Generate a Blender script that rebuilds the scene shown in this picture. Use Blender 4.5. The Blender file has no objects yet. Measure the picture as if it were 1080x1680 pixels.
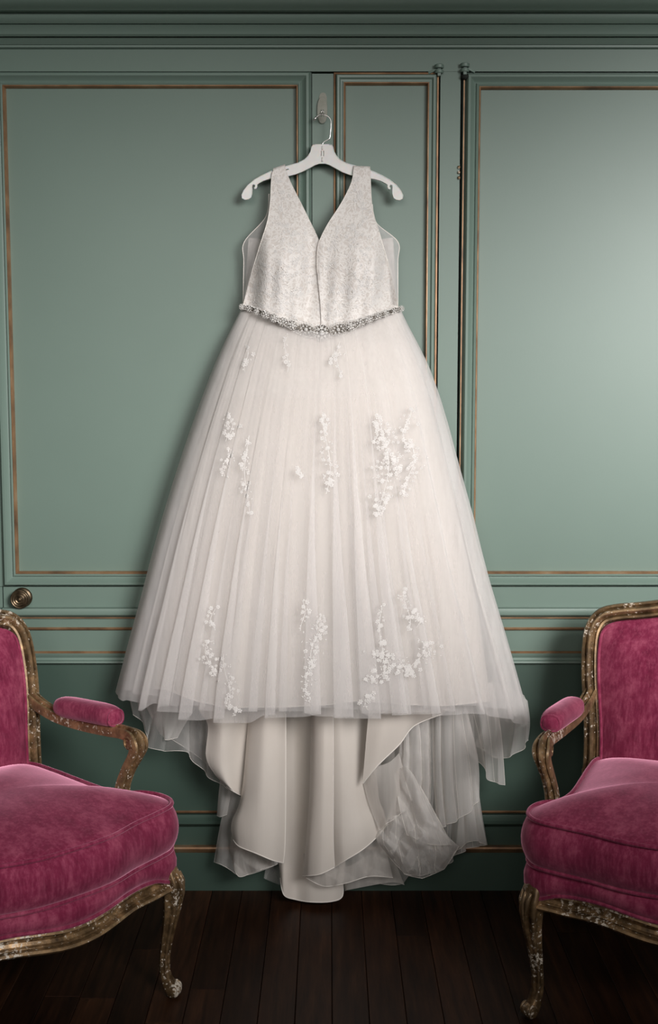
import bpy, bmesh, math, random
from mathutils import Vector, Matrix, noise
from mathutils.bvhtree import BVHTree
R = random.Random(7)
C = bpy.context.scene.collection
S = bpy.context.scene

# ------------------------------------------------------------------ camera
F, CD, CH = 2000.0, 3.28, 1.409           # focal length in px, distance to the wall, height
PIT = math.atan(F/18700.0)
cam = bpy.data.cameras.new('camera'); camo = bpy.data.objects.new('camera', cam); C.objects.link(camo)
cam.sensor_fit = 'VERTICAL'; cam.sensor_height = 36.0; cam.lens = F/1680*36.0
cam.clip_start = 0.05
camo.location = (0, -CD, CH); camo.rotation_euler = (math.pi/2-PIT, 0, 0)
S.camera = camo
# ------------------------------------------------------------------ world and light
w = bpy.data.worlds.new('world'); S.world = w; w.use_nodes = True
w.node_tree.nodes['Background'].inputs[0].default_value = (1.0, .97, .93, 1)
w.node_tree.nodes['Background'].inputs[1].default_value = 0.045
def area(name, loc, target, sx, sy, power, col, spread=180):
    l = bpy.data.lights.new(name, 'AREA'); l.shape = 'RECTANGLE'; l.size = sx; l.size_y = sy
    l.energy = power; l.color = col; l.spread = math.radians(spread)
    o = bpy.data.objects.new(name, l); C.objects.link(o); o.location = loc
    o.rotation_euler = (Vector(target)-Vector(loc)).to_track_quat('-Z', 'Y').to_euler(); return o
area('window_and_fill', (1.05, -3.30, 2.15), (-1.00, 0, 1.07), 1.0, 1.0, 15.5, (1, .975, .965), 48)  # added beam that widens the light leftwards, no second window known
area('window_and_fill', (2.00, -2.60, 2.02), (1.25, 0, 1.20), 1.3, 1.0, 22, (1, .975, .965), 55)
area('front_fill', (-0.6, -4.2, 2.2), (0, 0, 1.2), 1.6, 1.2, 5, (1, .95, .90), 50)  # added frontal fill, no lamp known behind the camera
S.view_settings.view_transform = 'Standard'; S.view_settings.look = 'None'
S.view_settings.gamma = 1; S.view_settings.use_curve_mapping = False; S.view_settings.exposure = -0.36
try: S.cycles.transparent_max_bounces = 24
except Exception: pass

def W(px, py, y):
    "a point at depth plane y seen from the photograph's viewpoint at pixel (px,py)"
    dx, dz = (px-540)/F, -(py-840)/F
    ry = math.cos(PIT)+dz*math.sin(PIT); rz = -math.sin(PIT)+dz*math.cos(PIT)
    t = (y+CD)/ry
    return Vector((dx*t, y, CH+rz*t))
def ZW(py, y=0.0): return W(540, py, y).z
def XW(px, py=500, y=0.0): return W(px, py, y).x

# ------------------------------------------------------------------ materials
def mat(name): 
    m = bpy.data.materials.new(name); m.use_nodes = True; nt = m.node_tree
    return m, nt, nt.nodes['Principled BSDF']
def nd(nt, t, **k):
    n = nt.nodes.new(t)
    for a, b in k.items():
        if a in n.inputs: n.inputs[a].default_value = b
        else: setattr(n, a, b)
    return n
def coords(nt, scale=(1,1,1)):
    c = nt.nodes.new('ShaderNodeTexCoord'); m = nt.nodes.new('ShaderNodeMapping')
    m.inputs['Scale'].default_value = scale; nt.links.new(c.outputs['Object'], m.inputs[0]); return m.outputs[0]
def noise_t(nt, vec, scale, detail=4, rough=.55):
    n = nt.nodes.new('ShaderNodeTexNoise'); n.inputs['Scale'].default_value = scale
    n.inputs['Detail'].default_value = detail; n.inputs['Roughness'].default_value = rough
    nt.links.new(vec, n.inputs['Vector']); return n.outputs['Fac']
def ramp(nt, fac, stops):
    r = nt.nodes.new('ShaderNodeValToRGB'); e = r.color_ramp.elements
    while len(e) < len(stops): e.new(.5)
    for i, (p, c) in enumerate(stops): e[i].position = p; e[i].color = (*c, 1)
    nt.links.new(fac, r.inputs[0]); return r.outputs[0]
def bump(nt, b, h, strength, dist=.002):
    n = nt.nodes.new('ShaderNodeBump'); n.inputs['Strength'].default_value = strength
    n.inputs['Distance'].default_value = dist
    nt.links.new(h, n.inputs['Height']); nt.links.new(n.outputs[0], b.inputs['Normal'])
def mixc(nt, fac, a, b):
    n = nt.nodes.new('ShaderNodeMix'); n.data_type = 'RGBA'
    nt.links.new(fac, n.inputs[0])
    for s, v in ((6, a), (7, b)):
        if isinstance(v, tuple): n.inputs[s].default_value = (*v, 1)
        else: nt.links.new(v, n.inputs[s])
    return n.outputs[2]

def m_paint(name, a, b):
    m, nt, p = mat(name); v = coords(nt)
    c = ramp(nt, noise_t(nt, v, 1.7, 5), [(.3, a), (.7, b)])
    nt.links.new(c, p.inputs['Base Color']); p.inputs['Roughness'].default_value = .46; p.inputs['Specular IOR Level'].default_value = .55
    v2 = coords(nt, (1, 1, .25)); bump(nt, p, noise_t(nt, v2, 420, 3), .10, .0008)
    return m
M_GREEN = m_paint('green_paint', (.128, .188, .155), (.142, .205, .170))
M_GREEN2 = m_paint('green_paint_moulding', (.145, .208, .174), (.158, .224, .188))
M_DADO = m_paint('green_dado_dark', (.048, .084, .065), (.056, .094, .074))  # darker tone than the green above, from the dado board down
def m_gilt():
    m, nt, p = mat('gilt_line'); v = coords(nt)
    c = ramp(nt, noise_t(nt, v, 14, 6), [(.3, (.15, .08, .045)), (.55, (.33, .185, .095)), (.75, (.42, .29, .18))])
    nt.links.new(c, p.inputs['Base Color']); p.inputs['Metallic'].default_value = .35; p.inputs['Roughness'].default_value = .42
    return m
M_GILT = m_gilt()
def m_dark():
    m, nt, p = mat('dark_gap'); v = coords(nt)
    nt.links.new(ramp(nt, noise_t(nt, v, 20), [(.3, (.01, .012, .01)), (.7, (.02, .025, .02))]), p.inputs['Base Color'])
    p.inputs['Roughness'].default_value = .9; return m
M_DARK = m_dark()
def m_floor():
    m, nt, p = mat('dark_stained_oak')
    oi = nt.nodes.new('ShaderNodeObjectInfo')
    c = nt.nodes.new('ShaderNodeTexCoord'); mp = nt.nodes.new('ShaderNodeMapping'); mp.inputs['Scale'].default_value = (1, .07, 1)
    off = nt.nodes.new('ShaderNodeVectorMath'); off.operation = 'ADD'
    nt.links.new(c.outputs['Object'], off.inputs[0])
    mul = nt.nodes.new('ShaderNodeVectorMath'); mul.operation = 'SCALE'; mul.inputs['Scale'].default_value = 37
    cb = nt.nodes.new('ShaderNodeCombineXYZ')
    for i in range(3): nt.links.new(oi.outputs['Random'], cb.inputs[i])
    nt.links.new(cb.outputs[0], mul.inputs[0]); nt.links.new(mul.outputs[0], off.inputs[1]); nt.links.new(off.outputs[0], mp.inputs[0])
    n1 = noise_t(nt, mp.outputs[0], 60, 8, .65)
    col = ramp(nt, n1, [(.3, (.012, .0045, .0022)), (.55, (.040, .0155, .0070)), (.75, (.075, .030, .013))])
    hsv = nt.nodes.new('ShaderNodeHueSaturation'); nt.links.new(col, hsv.inputs['Color'])
    mr = nt.nodes.new('ShaderNodeMapRange'); mr.inputs[3].default_value = .55; mr.inputs[4].default_value = 1.3
    nt.links.new(oi.outputs['Random'], mr.inputs[0]); nt.links.new(mr.outputs[0], hsv.inputs['Value'])
    nt.links.new(hsv.outputs[0], p.inputs['Base Color']); p.inputs['Roughness'].default_value = .48
    p.inputs['Specular IOR Level'].default_value = .18
    bump(nt, p, n1, .2, .001); return m
M_FLOOR = m_floor()
def m_velvet():
    m, nt, p = mat('raspberry_velvet'); v = coords(nt)
    n1 = noise_t(nt, coords(nt, (1.6, 1, 1)), 12, 9, .72)
    v2 = coords(nt, (1, 1, .12)); n2 = noise_t(nt, v2, 130, 4, .7)
    v3 = coords(nt, (.12, 1, 1)); n3 = noise_t(nt, v3, 130, 4, .7)
    c = ramp(nt, n1, [(.30, (.115, .007, .028)), (.50, (.200, .018, .055)), (.68, (.36, .075, .130))])
    c2 = mixc(nt, ramp(nt, n2, [(.45, (0,0,0)), (.8, (.45,.45,.45))]), c, (.50, .12, .20))
    c3 = mixc(nt, ramp(nt, n3, [(.45, (0,0,0)), (.8, (.40,.40,.40))]), c2, (.14, .010, .035))
    nt.links.new(c3, p.inputs['Base Color']); p.inputs['Roughness'].default_value = .85
    p.inputs['Sheen Weight'].default_value = .95; p.inputs['Sheen Roughness'].default_value = .38
    p.inputs['Sheen Tint'].default_value = (1, .45, .62, 1); p.inputs['Specular IOR Level'].default_value = .2
    bump(nt, p, n2, .25, .001); return m
M_VELVET = m_velvet()
def m_gold(name, chips=.62, warm=1.0):
    m, nt, p = mat(name); v = coords(nt)
    n = noise_t(nt, v, 28, 7, .65)
    c = ramp(nt, n, [(.30, (.030, .015, .006)), (.50, (.140*warm, .086*warm, .040*warm)), (.68, (.36*warm, .225*warm, .110*warm))])
    ch = noise_t(nt, v, 110, 5, .7); zone = noise_t(nt, v, 11, 2, .5); mz = nt.nodes.new('ShaderNodeMath'); mz.operation = 'MULTIPLY_ADD'
    nt.links.new(zone, mz.inputs[0]); mz.inputs[1].default_value = .45; nt.links.new(ch, mz.inputs[2])
    chm = ramp(nt, mz.outputs[0], [(chips+.215, (0,0,0)), (chips+.245, (1,1,1))])
    g = nt.nodes.new('ShaderNodeNewGeometry')
    edge = ramp(nt, g.outputs['Pointiness'], [(.51, (0,0,0)), (.62, (.5,.5,.5))])
    c1 = mixc(nt, edge, c, (.42, .29, .17))
    c2 = mixc(nt, chm, c1, (.70, .62, .52)); nt.links.new(c2, p.inputs['Base Color'])
    inv = nt.nodes.new('ShaderNodeMath'); inv.operation = 'MULTIPLY_ADD'; nt.links.new(chm, inv.inputs[0]); inv.inputs[1].default_value = -.5; inv.inputs[2].default_value = .5
    nt.links.new(inv.outputs[0], p.inputs['Metallic']); p.inputs['Roughness'].default_value = .40
    bump(nt, p, n, .4, .0015); return m
M_GOLDA = m_gold('arm_gilding', .60, 1.45); M_GOLD = m_gold('worn_gilded_wood'); M_GOLDW = m_gold('chipped_gilding', .50, 1.3)
def m_brass():
    m, nt, p = mat('aged_brass'); v = coords(nt)
    nt.links.new(ramp(nt, noise_t(nt, v, 90, 5), [(.3, (.045, .030, .018)), (.7, (.17, .125, .075))]), p.inputs['Base Color'])
    p.inputs['Metallic'].default_value = .8; p.inputs['Roughness'].default_value = .35; return m
M_BRASS = m_brass()
def m_metal():
    m, nt, p = mat('bright_wire'); v = coords(nt)
    nt.links.new(ramp(nt, noise_t(nt, v, 90), [(.3, (.75, .74, .72)), (.7, (.85, .84, .82))]), p.inputs['Base Color'])
    p.inputs['Metallic'].default_value = .85; p.inputs['Roughness'].default_value = .25; return m
M_METAL = m_metal()
def m_plastic():
    m, nt, p = mat('frosted_white_plastic'); v = coords(nt)
    nt.links.new(ramp(nt, noise_t(nt, v, 30), [(.3, (.67, .655, .63)), (.7, (.73, .715, .69))]), p.inputs['Base Color'])
    p.inputs['Roughness'].default_value = .35; p.inputs['Subsurface Weight'].default_value = .3
    p.inputs['Subsurface Scale'].default_value = .004; return m
M_PLASTIC = m_plastic()
def m_clear():
    m, nt, p = mat('clear_plastic'); v = coords(nt)
    tr = nt.nodes.new('ShaderNodeBsdfTransparent'); tr.inputs[0].default_value = (.93, .95, .92, 1)
    mx = nt.nodes.new('ShaderNodeMixShader'); mx.inputs[0].default_value = .6
    nt.links.new(ramp(nt, noise_t(nt, v, 60), [(.3, (.42, .42, .36)), (.7, (.5, .5, .44))]), p.inputs['Base Color'])
    p.inputs['Roughness'].default_value = .12
    nt.links.new(tr.outputs[0], mx.inputs[1]); nt.links.new(p.outputs[0], mx.inputs[2])
    nt.links.new(mx.outputs[0], nt.nodes['Material Output'].inputs[0]); return m
M_CLEAR = m_clear()
def m_satin(name, a, b, rough=.5, lace=False):
    m, nt, p = mat(name); v = coords(nt)
    if lace:
        vo = nt.nodes.new('ShaderNodeTexVoronoi'); vo.feature = 'DISTANCE_TO_EDGE'; vo.inputs['Scale'].default_value = 60
        nz = nt.nodes.new('ShaderNodeTexNoise'); nz.inputs['Scale'].default_value = 22; nz.inputs['Detail'].default_value = 5
        nt.links.new(v, nz.inputs['Vector']); mxv = nt.nodes.new('ShaderNodeVectorMath'); mxv.operation = 'MULTIPLY_ADD'
        nt.links.new(nz.outputs['Color'], mxv.inputs[0]); mxv.inputs[1].default_value = (.12, .12, .12); nt.links.new(v, mxv.inputs[2])
        nt.links.new(mxv.outputs[0], vo.inputs['Vector'])
        f = ramp(nt, vo.outputs['Distance'], [(.02, (1,1,1)), (.22, (0,0,0))])
        f2 = noise_t(nt, v, 55, 6, .7)
        c = mixc(nt, f, ramp(nt, f2, [(.35, a), (.65, b)]), (.74, .71, .68))
        nt.links.new(c, p.inputs['Base Color']); bump(nt, p, f, .3, .0012)
    else:
        nt.links.new(ramp(nt, noise_t(nt, v, 5, 5), [(.3, a), (.7, b)]), p.inputs['Base Color'])
        v2 = coords(nt, (1, 1, .15)); bump(nt, p, noise_t(nt, v2, 14, 4), .35, .006)
    p.inputs['Roughness'].default_value = rough; p.inputs['Sheen Weight'].default_value = .15
    p.inputs['Specular IOR Level'].default_value = .3; return m
M_SATIN = m_satin('ivory_satin', (.62, .565, .51), (.67, .62, .565), .45)
M_LINING = m_satin('champagne_lining', (.64, .585, .535), (.69, .64, .59), .6)
M_BODICE = m_satin('ivory_lace', (.585, .54, .50), (.645, .60, .565), .6, True)
M_HEM = m_satin('hem_edging', (.80, .75, .69), (.84, .80, .75), .5)
def m_tulle(name, dens, col, graze=.5):
    m, nt, p = mat(name); nt.nodes.remove(p); v = coords(nt)
    d = nt.nodes.new('ShaderNodeBsdfDiffuse'); t = nt.nodes.new('ShaderNodeBsdfTranslucent')
    c = ramp(nt, noise_t(nt, v, 12, 4), [(.3, tuple(x*.97 for x in col)), (.7, col)])
    nt.links.new(c, d.inputs[0]); nt.links.new(c, t.inputs[0])
    mx = nt.nodes.new('ShaderNodeMixShader'); mx.inputs[0].default_value = .22
    nt.links.new(d.outputs[0], mx.inputs[1]); nt.links.new(t.outputs[0], mx.inputs[2])
    tr = nt.nodes.new('ShaderNodeBsdfTransparent')
    lw = nt.nodes.new('ShaderNodeLayerWeight'); lw.inputs[0].default_value = graze   # net looks denser seen edge-on
    v2 = coords(nt, (1, 1, .06)); ns = noise_t(nt, v2, 45, 4, .6)
    mr = nt.nodes.new('ShaderNodeMapRange'); mr.inputs[3].default_value = dens; mr.inputs[4].default_value = .86
    nt.links.new(lw.outputs['Facing'], mr.inputs[0])
    mr2 = nt.nodes.new('ShaderNodeMapRange'); mr2.inputs[1].default_value = .3; mr2.inputs[2].default_value = .7
    mr2.inputs[3].default_value = .85; mr2.inputs[4].default_value = 1.12; nt.links.new(ns, mr2.inputs[0])
    mu = nt.nodes.new('ShaderNodeMath'); mu.operation = 'MULTIPLY'; mu.use_clamp = True
    nt.links.new(mr.outputs[0], mu.inputs[0]); nt.links.new(mr2.outputs[0], mu.inputs[1])
    o = nt.nodes.new('ShaderNodeMixShader'); nt.links.new(mu.outputs[0], o.inputs[0])
    nt.links.new(tr.outputs[0], o.inputs[1]); nt.links.new(mx.outputs[0], o.inputs[2])
    nt.links.new(o.outputs[0], nt.nodes['Material Output'].inputs[0]); return m
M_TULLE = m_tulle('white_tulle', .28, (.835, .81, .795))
M_TULLE_T = m_tulle('train_tulle_lightened', .32, (.93, .895, .86))  # white tulle in a lighter colour, making up for shade on the train
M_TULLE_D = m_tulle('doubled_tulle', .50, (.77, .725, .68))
M_TULLE_L = m_tulle('single_tulle', .15, (.93, .90, .87))
def m_lace():
    m, nt, p = mat('white_lace_thread'); v = coords(nt)
    nt.links.new(ramp(nt, noise_t(nt, v, 200), [(.3, (.66, .635, .61)), (.7, (.72, .695, .675))]), p.inputs['Base Color'])
    p.inputs['Roughness'].default_value = .55; bump(nt, p, noise_t(nt, v, 900, 2), .4, .0006); return m
M_LACE = m_lace()
def m_crystal():
    m, nt, p = mat('rhinestone'); v = coords(nt)
    nt.links.new(ramp(nt, noise_t(nt, v, 520, 2), [(.40, (.45, .41, .37)), (.47, (.85, .82, .78)), (.52, (1, .99, .97))]), p.inputs['Base Color'])
    p.inputs['Metallic'].default_value = .35; p.inputs['Roughness'].default_value = .12; return m
M_CRYSTAL = m_crystal()

def m_bead():
    m, nt, p = mat('silver_beading'); v = coords(nt)
    vo = nt.nodes.new('ShaderNodeTexVoronoi'); vo.inputs['Scale'].default_value = 520; nt.links.new(v, vo.inputs['Vector'])
    nt.links.new(ramp(nt, vo.outputs['Distance'], [(.1, (.50, .45, .39)), (.5, (.10, .085, .07))]), p.inputs['Base Color'])
    p.inputs['Metallic'].default_value = .3; p.inputs['Roughness'].default_value = .3; bump(nt, p, vo.outputs['Distance'], .8, -.001); return m
M_BEADING = m_bead()
# ------------------------------------------------------------------ mesh helpers
def link(name, me, m, parent=None, smooth=True):
    me.materials.append(m)
    if smooth: me.polygons.foreach_set('use_smooth', [True]*len(me.polygons))
    o = bpy.data.objects.new(name, me); C.objects.link(o)
    if parent: o.parent = parent; o.matrix_parent_inverse = Matrix()
    return o
def from_vf(name, vs, fs, m, parent=None, smooth=True, off=None):
    me = bpy.data.meshes.new(name)
    if off is not None: vs = [Vector(v)-off for v in vs]
    me.from_pydata([tuple(v) for v in vs], [], fs); me.update()
    return link(name, me, m, parent, smooth)
def empty(name, loc, label, cat, rz=0, group=None):
    o = bpy.data.objects.new(name, None); C.objects.link(o); o.location = loc; o.rotation_euler = (0, 0, rz)
    o.empty_display_size = .1; o['label'] = label; o['category'] = cat
    if group: o['group'] = group
    return o
def structure(o): o['kind'] = 'structure'; return o
class MB:
    def __init__(s): s.v = []; s.f = []
    def add(s, vs, fs):
        b = len(s.v); s.v += [Vector(v) for v in vs]; s.f += [tuple(i+b for i in f) for f in fs]
    def box(s, x0, x1, y0, y1, z0, z1):
        s.add([(x0,y0,z0),(x1,y0,z0),(x1,y1,z0),(x0,y1,z0),(x0,y0,z1),(x1,y0,z1),(x1,y1,z1),(x0,y1,z1)],
              [(0,3,2,1),(4,5,6,7),(0,1,5,4),(1,2,6,5),(2,3,7,6),(3,0,4,7)])
    def grid(s, fn, nu, nv, closeu=False):
        vs = [fn(i/nu, j/nv) for j in range(nv+1) for i in range(nu+(0 if closeu else 1))]
        n = nu if closeu else nu+1
        fs = [(j*n+i, j*n+(i+1) % n, (j+1)*n+(i+1) % n, (j+1)*n+i) for j in range(nv) for i in range(nu)]
        s.add(vs, fs)
    def tube(s, pts, r, n=8, cap=True, flat=None):
        pts = [Vector(p) for p in pts]; rs = r if isinstance(r, (list, tuple)) else [r]*len(pts)
        up = None; vs = []
        for i, p in enumerate(pts):
            t = (pts[min(i+1, len(pts)-1)]-pts[max(i-1, 0)]).normalized()
            if up is None: up = t.orthogonal().normalized()
            up = (up-t*up.dot(t)).normalized(); b = t.cross(up)
            for k in range(n):
                a = 2*math.pi*k/n; vs.append(p+(up*math.cos(a)+b*math.sin(a))*rs[i])
        fs = [(i*n+k, i*n+(k+1) % n, (i+1)*n+(k+1) % n, (i+1)*n+k) for i in range(len(pts)-1) for k in range(n)]
        if cap: fs += [tuple(range(n))[::-1], tuple((len(pts)-1)*n+k for k in range(n))]
        s.add(vs, fs)
    def sweep(s, pts, prof, ref, scale=None, closed=False, cap=True):
        "prof: (a,b) a along side vector, b along ref-ish normal"
        pts = [Vector(p) for p in pts]; n = len(prof); vs = []; N = len(pts)
        for i, p in enumerate(pts):
            if closed: t = pts[(i+1) % N]-pts[(i-1) % N]
            else: t = pts[min(i+1, N-1)]-pts[max(i-1, 0)]
            t.normalize(); rf = Vector(ref(i/(N-1)) if callable(ref) else ref)
            nn = (rf-t*rf.dot(t)).normalized(); sd = t.cross(nn)
            k = scale(i/(N-1)) if scale else 1
            for a, b in prof: vs.append(p+sd*a*k+nn*b*k)
        m_ = N if closed else N-1
        fs = [(i*n+k, i*n+(k+1) % n, ((i+1) % N)*n+(k+1) % n, ((i+1) % N)*n+k) for i in range(m_) for k in range(n)]
        if cap and not closed: fs += [tuple(range(n))[::-1], tuple((N-1)*n+k for k in range(n))]
        s.add(vs, fs)
    def lathe(s, prof, n=32, axis=None, loc=(0,0,0)):
        M = axis or Matrix(); loc = Vector(loc)
        vs = [loc+(M @ Vector((r*math.cos(2*math.pi*k/n), r*math.sin(2*math.pi*k/n), z))) for r, z in prof for k in range(n)]
        fs = [(i*n+k, i*n+(k+1) % n, (i+1)*n+(k+1) % n, (i+1)*n+k) for i in range(len(prof)-1) for k in range(n)]
        s.add(vs, fs)
    def ball(s, c, r, nu=8, nv=6, sc=(1,1,1)):
        c = Vector(c)
        vs = [c+Vector((r*sc[0]*math.sin(math.pi*j/nv)*math.cos(2*math.pi*i/nu), r*sc[1]*math.sin(math.pi*j/nv)*math.sin(2*math.pi*i/nu), r*sc[2]*math.cos(math.pi*j/nv))) for j in range(nv+1) for i in range(nu)]
        fs = [(j*nu+i, j*nu+(i+1) % nu, (j+1)*nu+(i+1) % nu, (j+1)*nu+i) for j in range(nv) for i in range(nu)]
        s.add(vs, fs)
    def build(s, name, m, parent=None, smooth=True, off=None, sharp=None):
        o = from_vf(name, s.v, s.f, m, parent, smooth, off)
        bm = bmesh.new(); bm.from_mesh(o.data); bmesh.ops.remove_doubles(bm, verts=bm.verts, dist=1e-6)
        bmesh.ops.recalc_face_normals(bm, faces=bm.faces); bm.to_mesh(o.data); bm.free()
        if sharp:
            for e_ in (): pass
            o.data.set_sharp_from_angle(angle=math.radians(sharp))
        return o
def cr(pts, t):
    n = len(pts)-1; x = min(max(t, 0), 1)*n; i = min(int(x), n-1); f = x-i
    p0 = Vector(pts[max(i-1, 0)]); p1 = Vector(pts[i]); p2 = Vector(pts[i+1]); p3 = Vector(pts[min(i+2, n)])
    return .5*((2*p1)+(p2-p0)*f+(2*p0-5*p1+4*p2-p3)*f*f+(3*p1-p0-3*p2+p3)*f**3)
def crs(pts, n): return [cr(pts, i/(n-1)) for i in range(n)]
def cr_closed(pts, n):
    m_ = len(pts); out = []
    for k in range(n):
        x = k/n*m_; i = int(x); f = x-i
        p0, p1, p2, p3 = (Vector(pts[(i+d) % m_]) for d in (-1, 0, 1, 2))
        out.append(.5*((2*p1)+(p2-p0)*f+(2*p0-5*p1+4*p2-p3)*f*f+(3*p1-p0-3*p2+p3)*f**3))
    return out
def tab(t, x):
    if x <= t[0][0]: return t[0][1]
    for (a, b), (c, d) in zip(t, t[1:]):
        if x <= c: return b+(d-b)*(x-a)/(c-a)
    return t[-1][1]
def stab(t, x):
    "smooth table: three-tap average of the linear table"
    return (tab(t, x-9)+2*tab(t, x)+tab(t, x+9))/4
def sm(a, b, x):
    x = min(max((x-a)/(b-a), 0), 1); return x*x*(3-2*x)

# ------------------------------------------------------------------ setting: panelled wall
XL, XR = -2.4, 2.75; ZC = 2.72
wall = MB(); wall.box(XL, XR, .025, .12, 0, ZC)
wall_back = structure(wall.build('wall_back', M_DARK, smooth=False))
def rprof(x0, x1, prof, name, m, parent):
    "profile = [(z, y)] extruded along x, closed behind"
    b = MB(); n = len(prof)
    vs = [(x0, y, z) for z, y in prof]+[(x1, y, z) for z, y in prof]
    vs += [(x0, .02, prof[0][0]), (x0, .02, prof[-1][0]), (x1, .02, prof[0][0]), (x1, .02, prof[-1][0])]
    fs = [(i, i+1, n+i+1, n+i) for i in range(n-1)]
    a = 2*n
    fs += [tuple(range(n))+(a+1, a), tuple(range(n, 2*n))+(a+3, a+2), (0, n, a+2, a), (n-1, 2*n-1, a+3, a+1)]
    b.add(vs, fs); return b.build(name, m, parent, True, None, 28)
def frame(x0, x1, z0, z1, prof, name, m, parent):
    "mitred rectangular moulding; prof = [(inset, y)]"
    b = MB(); vs = []
    for i, y in prof: vs += [(x0+i, y, z0+i), (x1-i, y, z0+i), (x1-i, y, z1-i), (x0+i, y, z1-i)]
    fs = [(k*4+j, k*4+(j+1) % 4, (k+1)*4+(j+1) % 4, (k+1)*4+j) for k in range(len(prof)-1) for j in range(4)]
    b.add(vs, fs); return b.build(name, m, parent, True, None, 28)
def arc(c0, c1, h, n=7, base=0.0):
    "half-round between c0 and c1 of height h: list of (c, y)"
    return [(c0+(c1-c0)*i/(n-1), base-h*math.sin(math.pi*i/(n-1))) for i in range(n)]
px = 1/610.0
zc = ZW                                                    # short alias
def lower(x0, x1, parent):
    "rails, gilt lines, base mouldings and baseboard between x0 and x1"
    def pz(py, y): return (ZW(py, y), y)
    # flat boards between the mouldings
    b = MB(); b.box(x0, x1, 0, .02, ZW(1090), ZW(962)-.001); b.build('rail_board', M_GREEN, parent, False)
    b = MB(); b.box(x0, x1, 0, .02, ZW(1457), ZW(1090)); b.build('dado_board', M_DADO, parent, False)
    # chair rail
    rprof(x0, x1, [pz(996, 0), pz(997, -.012), pz(999, -.019), pz(1004, -.021), pz(1009, -.019), pz(1011, -.013), pz(1013, -.004), pz(1013.5, 0)], 'chair_rail', M_GREEN2, parent)
    rprof(x0, x1, [pz(1012.5, -.001), pz(1013, -.009), pz(1014.5, -.009), pz(1015, -.001)], 'gilt_line', M_GILT, parent)
    rprof(x0, x1, [pz(1029, 0), pz(1029.5, -.008), pz(1031.5, -.012), pz(1033.5, -.008), pz(1034, 0)], 'gilt_line', M_GILT, parent)
    rprof(x0, x1, [pz(1068, 0), pz(1068.5, -.008), pz(1070, -.011), pz(1072, -.010), pz(1072, 0)], 'gilt_line', M_GILT, parent)
    rprof(x0, x1, [pz(1072, 0), pz(1072, -.013), pz(1075, -.012), pz(1079, -.006), pz(1083, -.007), pz(1085, -.016), pz(1088, -.017), pz(1089.5, -.010), pz(1090, 0)], 'panel_moulding', M_GREEN2, parent)
    # base mouldings
    rprof(x0, x1, [pz(1330, 0), pz(1330, -.010), pz(1332, -.013), pz(1334, -.010), pz(1334, 0)], 'gilt_line', M_GILT, parent)
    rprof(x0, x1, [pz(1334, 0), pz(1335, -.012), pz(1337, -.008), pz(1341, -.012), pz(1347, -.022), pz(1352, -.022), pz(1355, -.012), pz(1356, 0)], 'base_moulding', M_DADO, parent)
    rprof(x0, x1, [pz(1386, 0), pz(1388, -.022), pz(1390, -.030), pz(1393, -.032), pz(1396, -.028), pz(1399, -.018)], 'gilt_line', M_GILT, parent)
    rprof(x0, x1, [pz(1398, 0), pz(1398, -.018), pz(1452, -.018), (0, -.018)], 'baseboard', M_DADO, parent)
MO = [(0, 0), (.002, -.012), (.006, -.018), (.012, -.019), (.016, -.014), (.022, -.008), (.026, -.0065), (.028, -.012), (.031, -.0135), (.034, -.011)]
MOS = [(0, 0), (.001, -.010), (.004, -.014), (.009, -.013), (.013, -.007), (.017, -.006), (.018, -.010), (.020, -.010)]
def leaf(name, x0, x1, ztop, fr, gilt_out=False, small=False):
    o = bpy.data.objects.new(name, None); C.objects.link(o); structure(o); o.location = (0, 0, 0)
    z0 = ZW(962)
    fx0, fx1, fz1, fz0 = fr
    mo = MOS if small else MO; wd = mo[-1][0]
    b = MB()                                                # stiles and rails around a slightly recessed field
    b.box(x0, fx0+.01, 0, .02, z0, ztop); b.box(fx1-.01, x1, 0, .02, z0, ztop)
    b.box(fx0+.01, fx1-.01, 0, .02, fz1-.01, ztop); b.box(fx0+.01, fx1-.01, 0, .02, z0, fz0+.01)
    b.build('stiles_and_rails', M_GREEN, o, False)
    b = MB(); b.box(fx0+.01, fx1-.01, .006, .02, fz0+.01, fz1-.01); b.build('panel', M_GREEN, o, False)
    frame(fx0, fx1, fz0, fz1, mo, 'panel_moulding', M_GREEN2, o)
    g = wd; y = mo[-1][1]
    frame(fx0, fx1, fz0, fz1, [(g, y), (g+.001, y-.002), (g+.003, y-.0025), (g+.005, y+.001), (g+.006, .006)], 'gilt_bead', M_GILT, o)
    if gilt_out: frame(fx0-.006, fx1+.006, fz0-.006, fz1+.006, [(0, 0), (.001, -.004), (.004, -.005), (.006, -.003), (.006, 0)], 'gilt_bead', M_GILT, o)
    return o
zt = ZW(119)
x_a, x_b, x_c, x_d, x_e = XW(-14, 200), XW(512.5), XW(716.5), XW(719.5), XW(752)
door_1 = leaf('door_1', XW(-10, 200)-.004+.0, x_b-.0015, zt, (XW(-16, 145)+0.0, XW(511), zt+.0005, ZW(961)))
door_2 = leaf('door_2', x_b+.0005, x_c, zt-.003, (XW(551), XW(713.5), zt-.006, ZW(961)), True, True)
door_3 = leaf('door_3', XW(756), XR, zt-.001, (XW(760), XR-.25, zt-.003, ZW(961)))
side = leaf('trim_1', XL, XW(-10, 200)-.007, zt, (XL+.3, XW(-60), zt-.02, ZW(961)))
pil = bpy.data.objects.new('trim_2', None); C.objects.link(pil); structure(pil)
b = MB(); b.box(x_d, x_e, -.001, .02, ZW(962), zt+.002); b.build('pilaster', M_GREEN, pil, False)
lower(XW(6, 985), XR, wall_back); lower(XL, XW(6, 985)-.003, wall_back)
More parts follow.
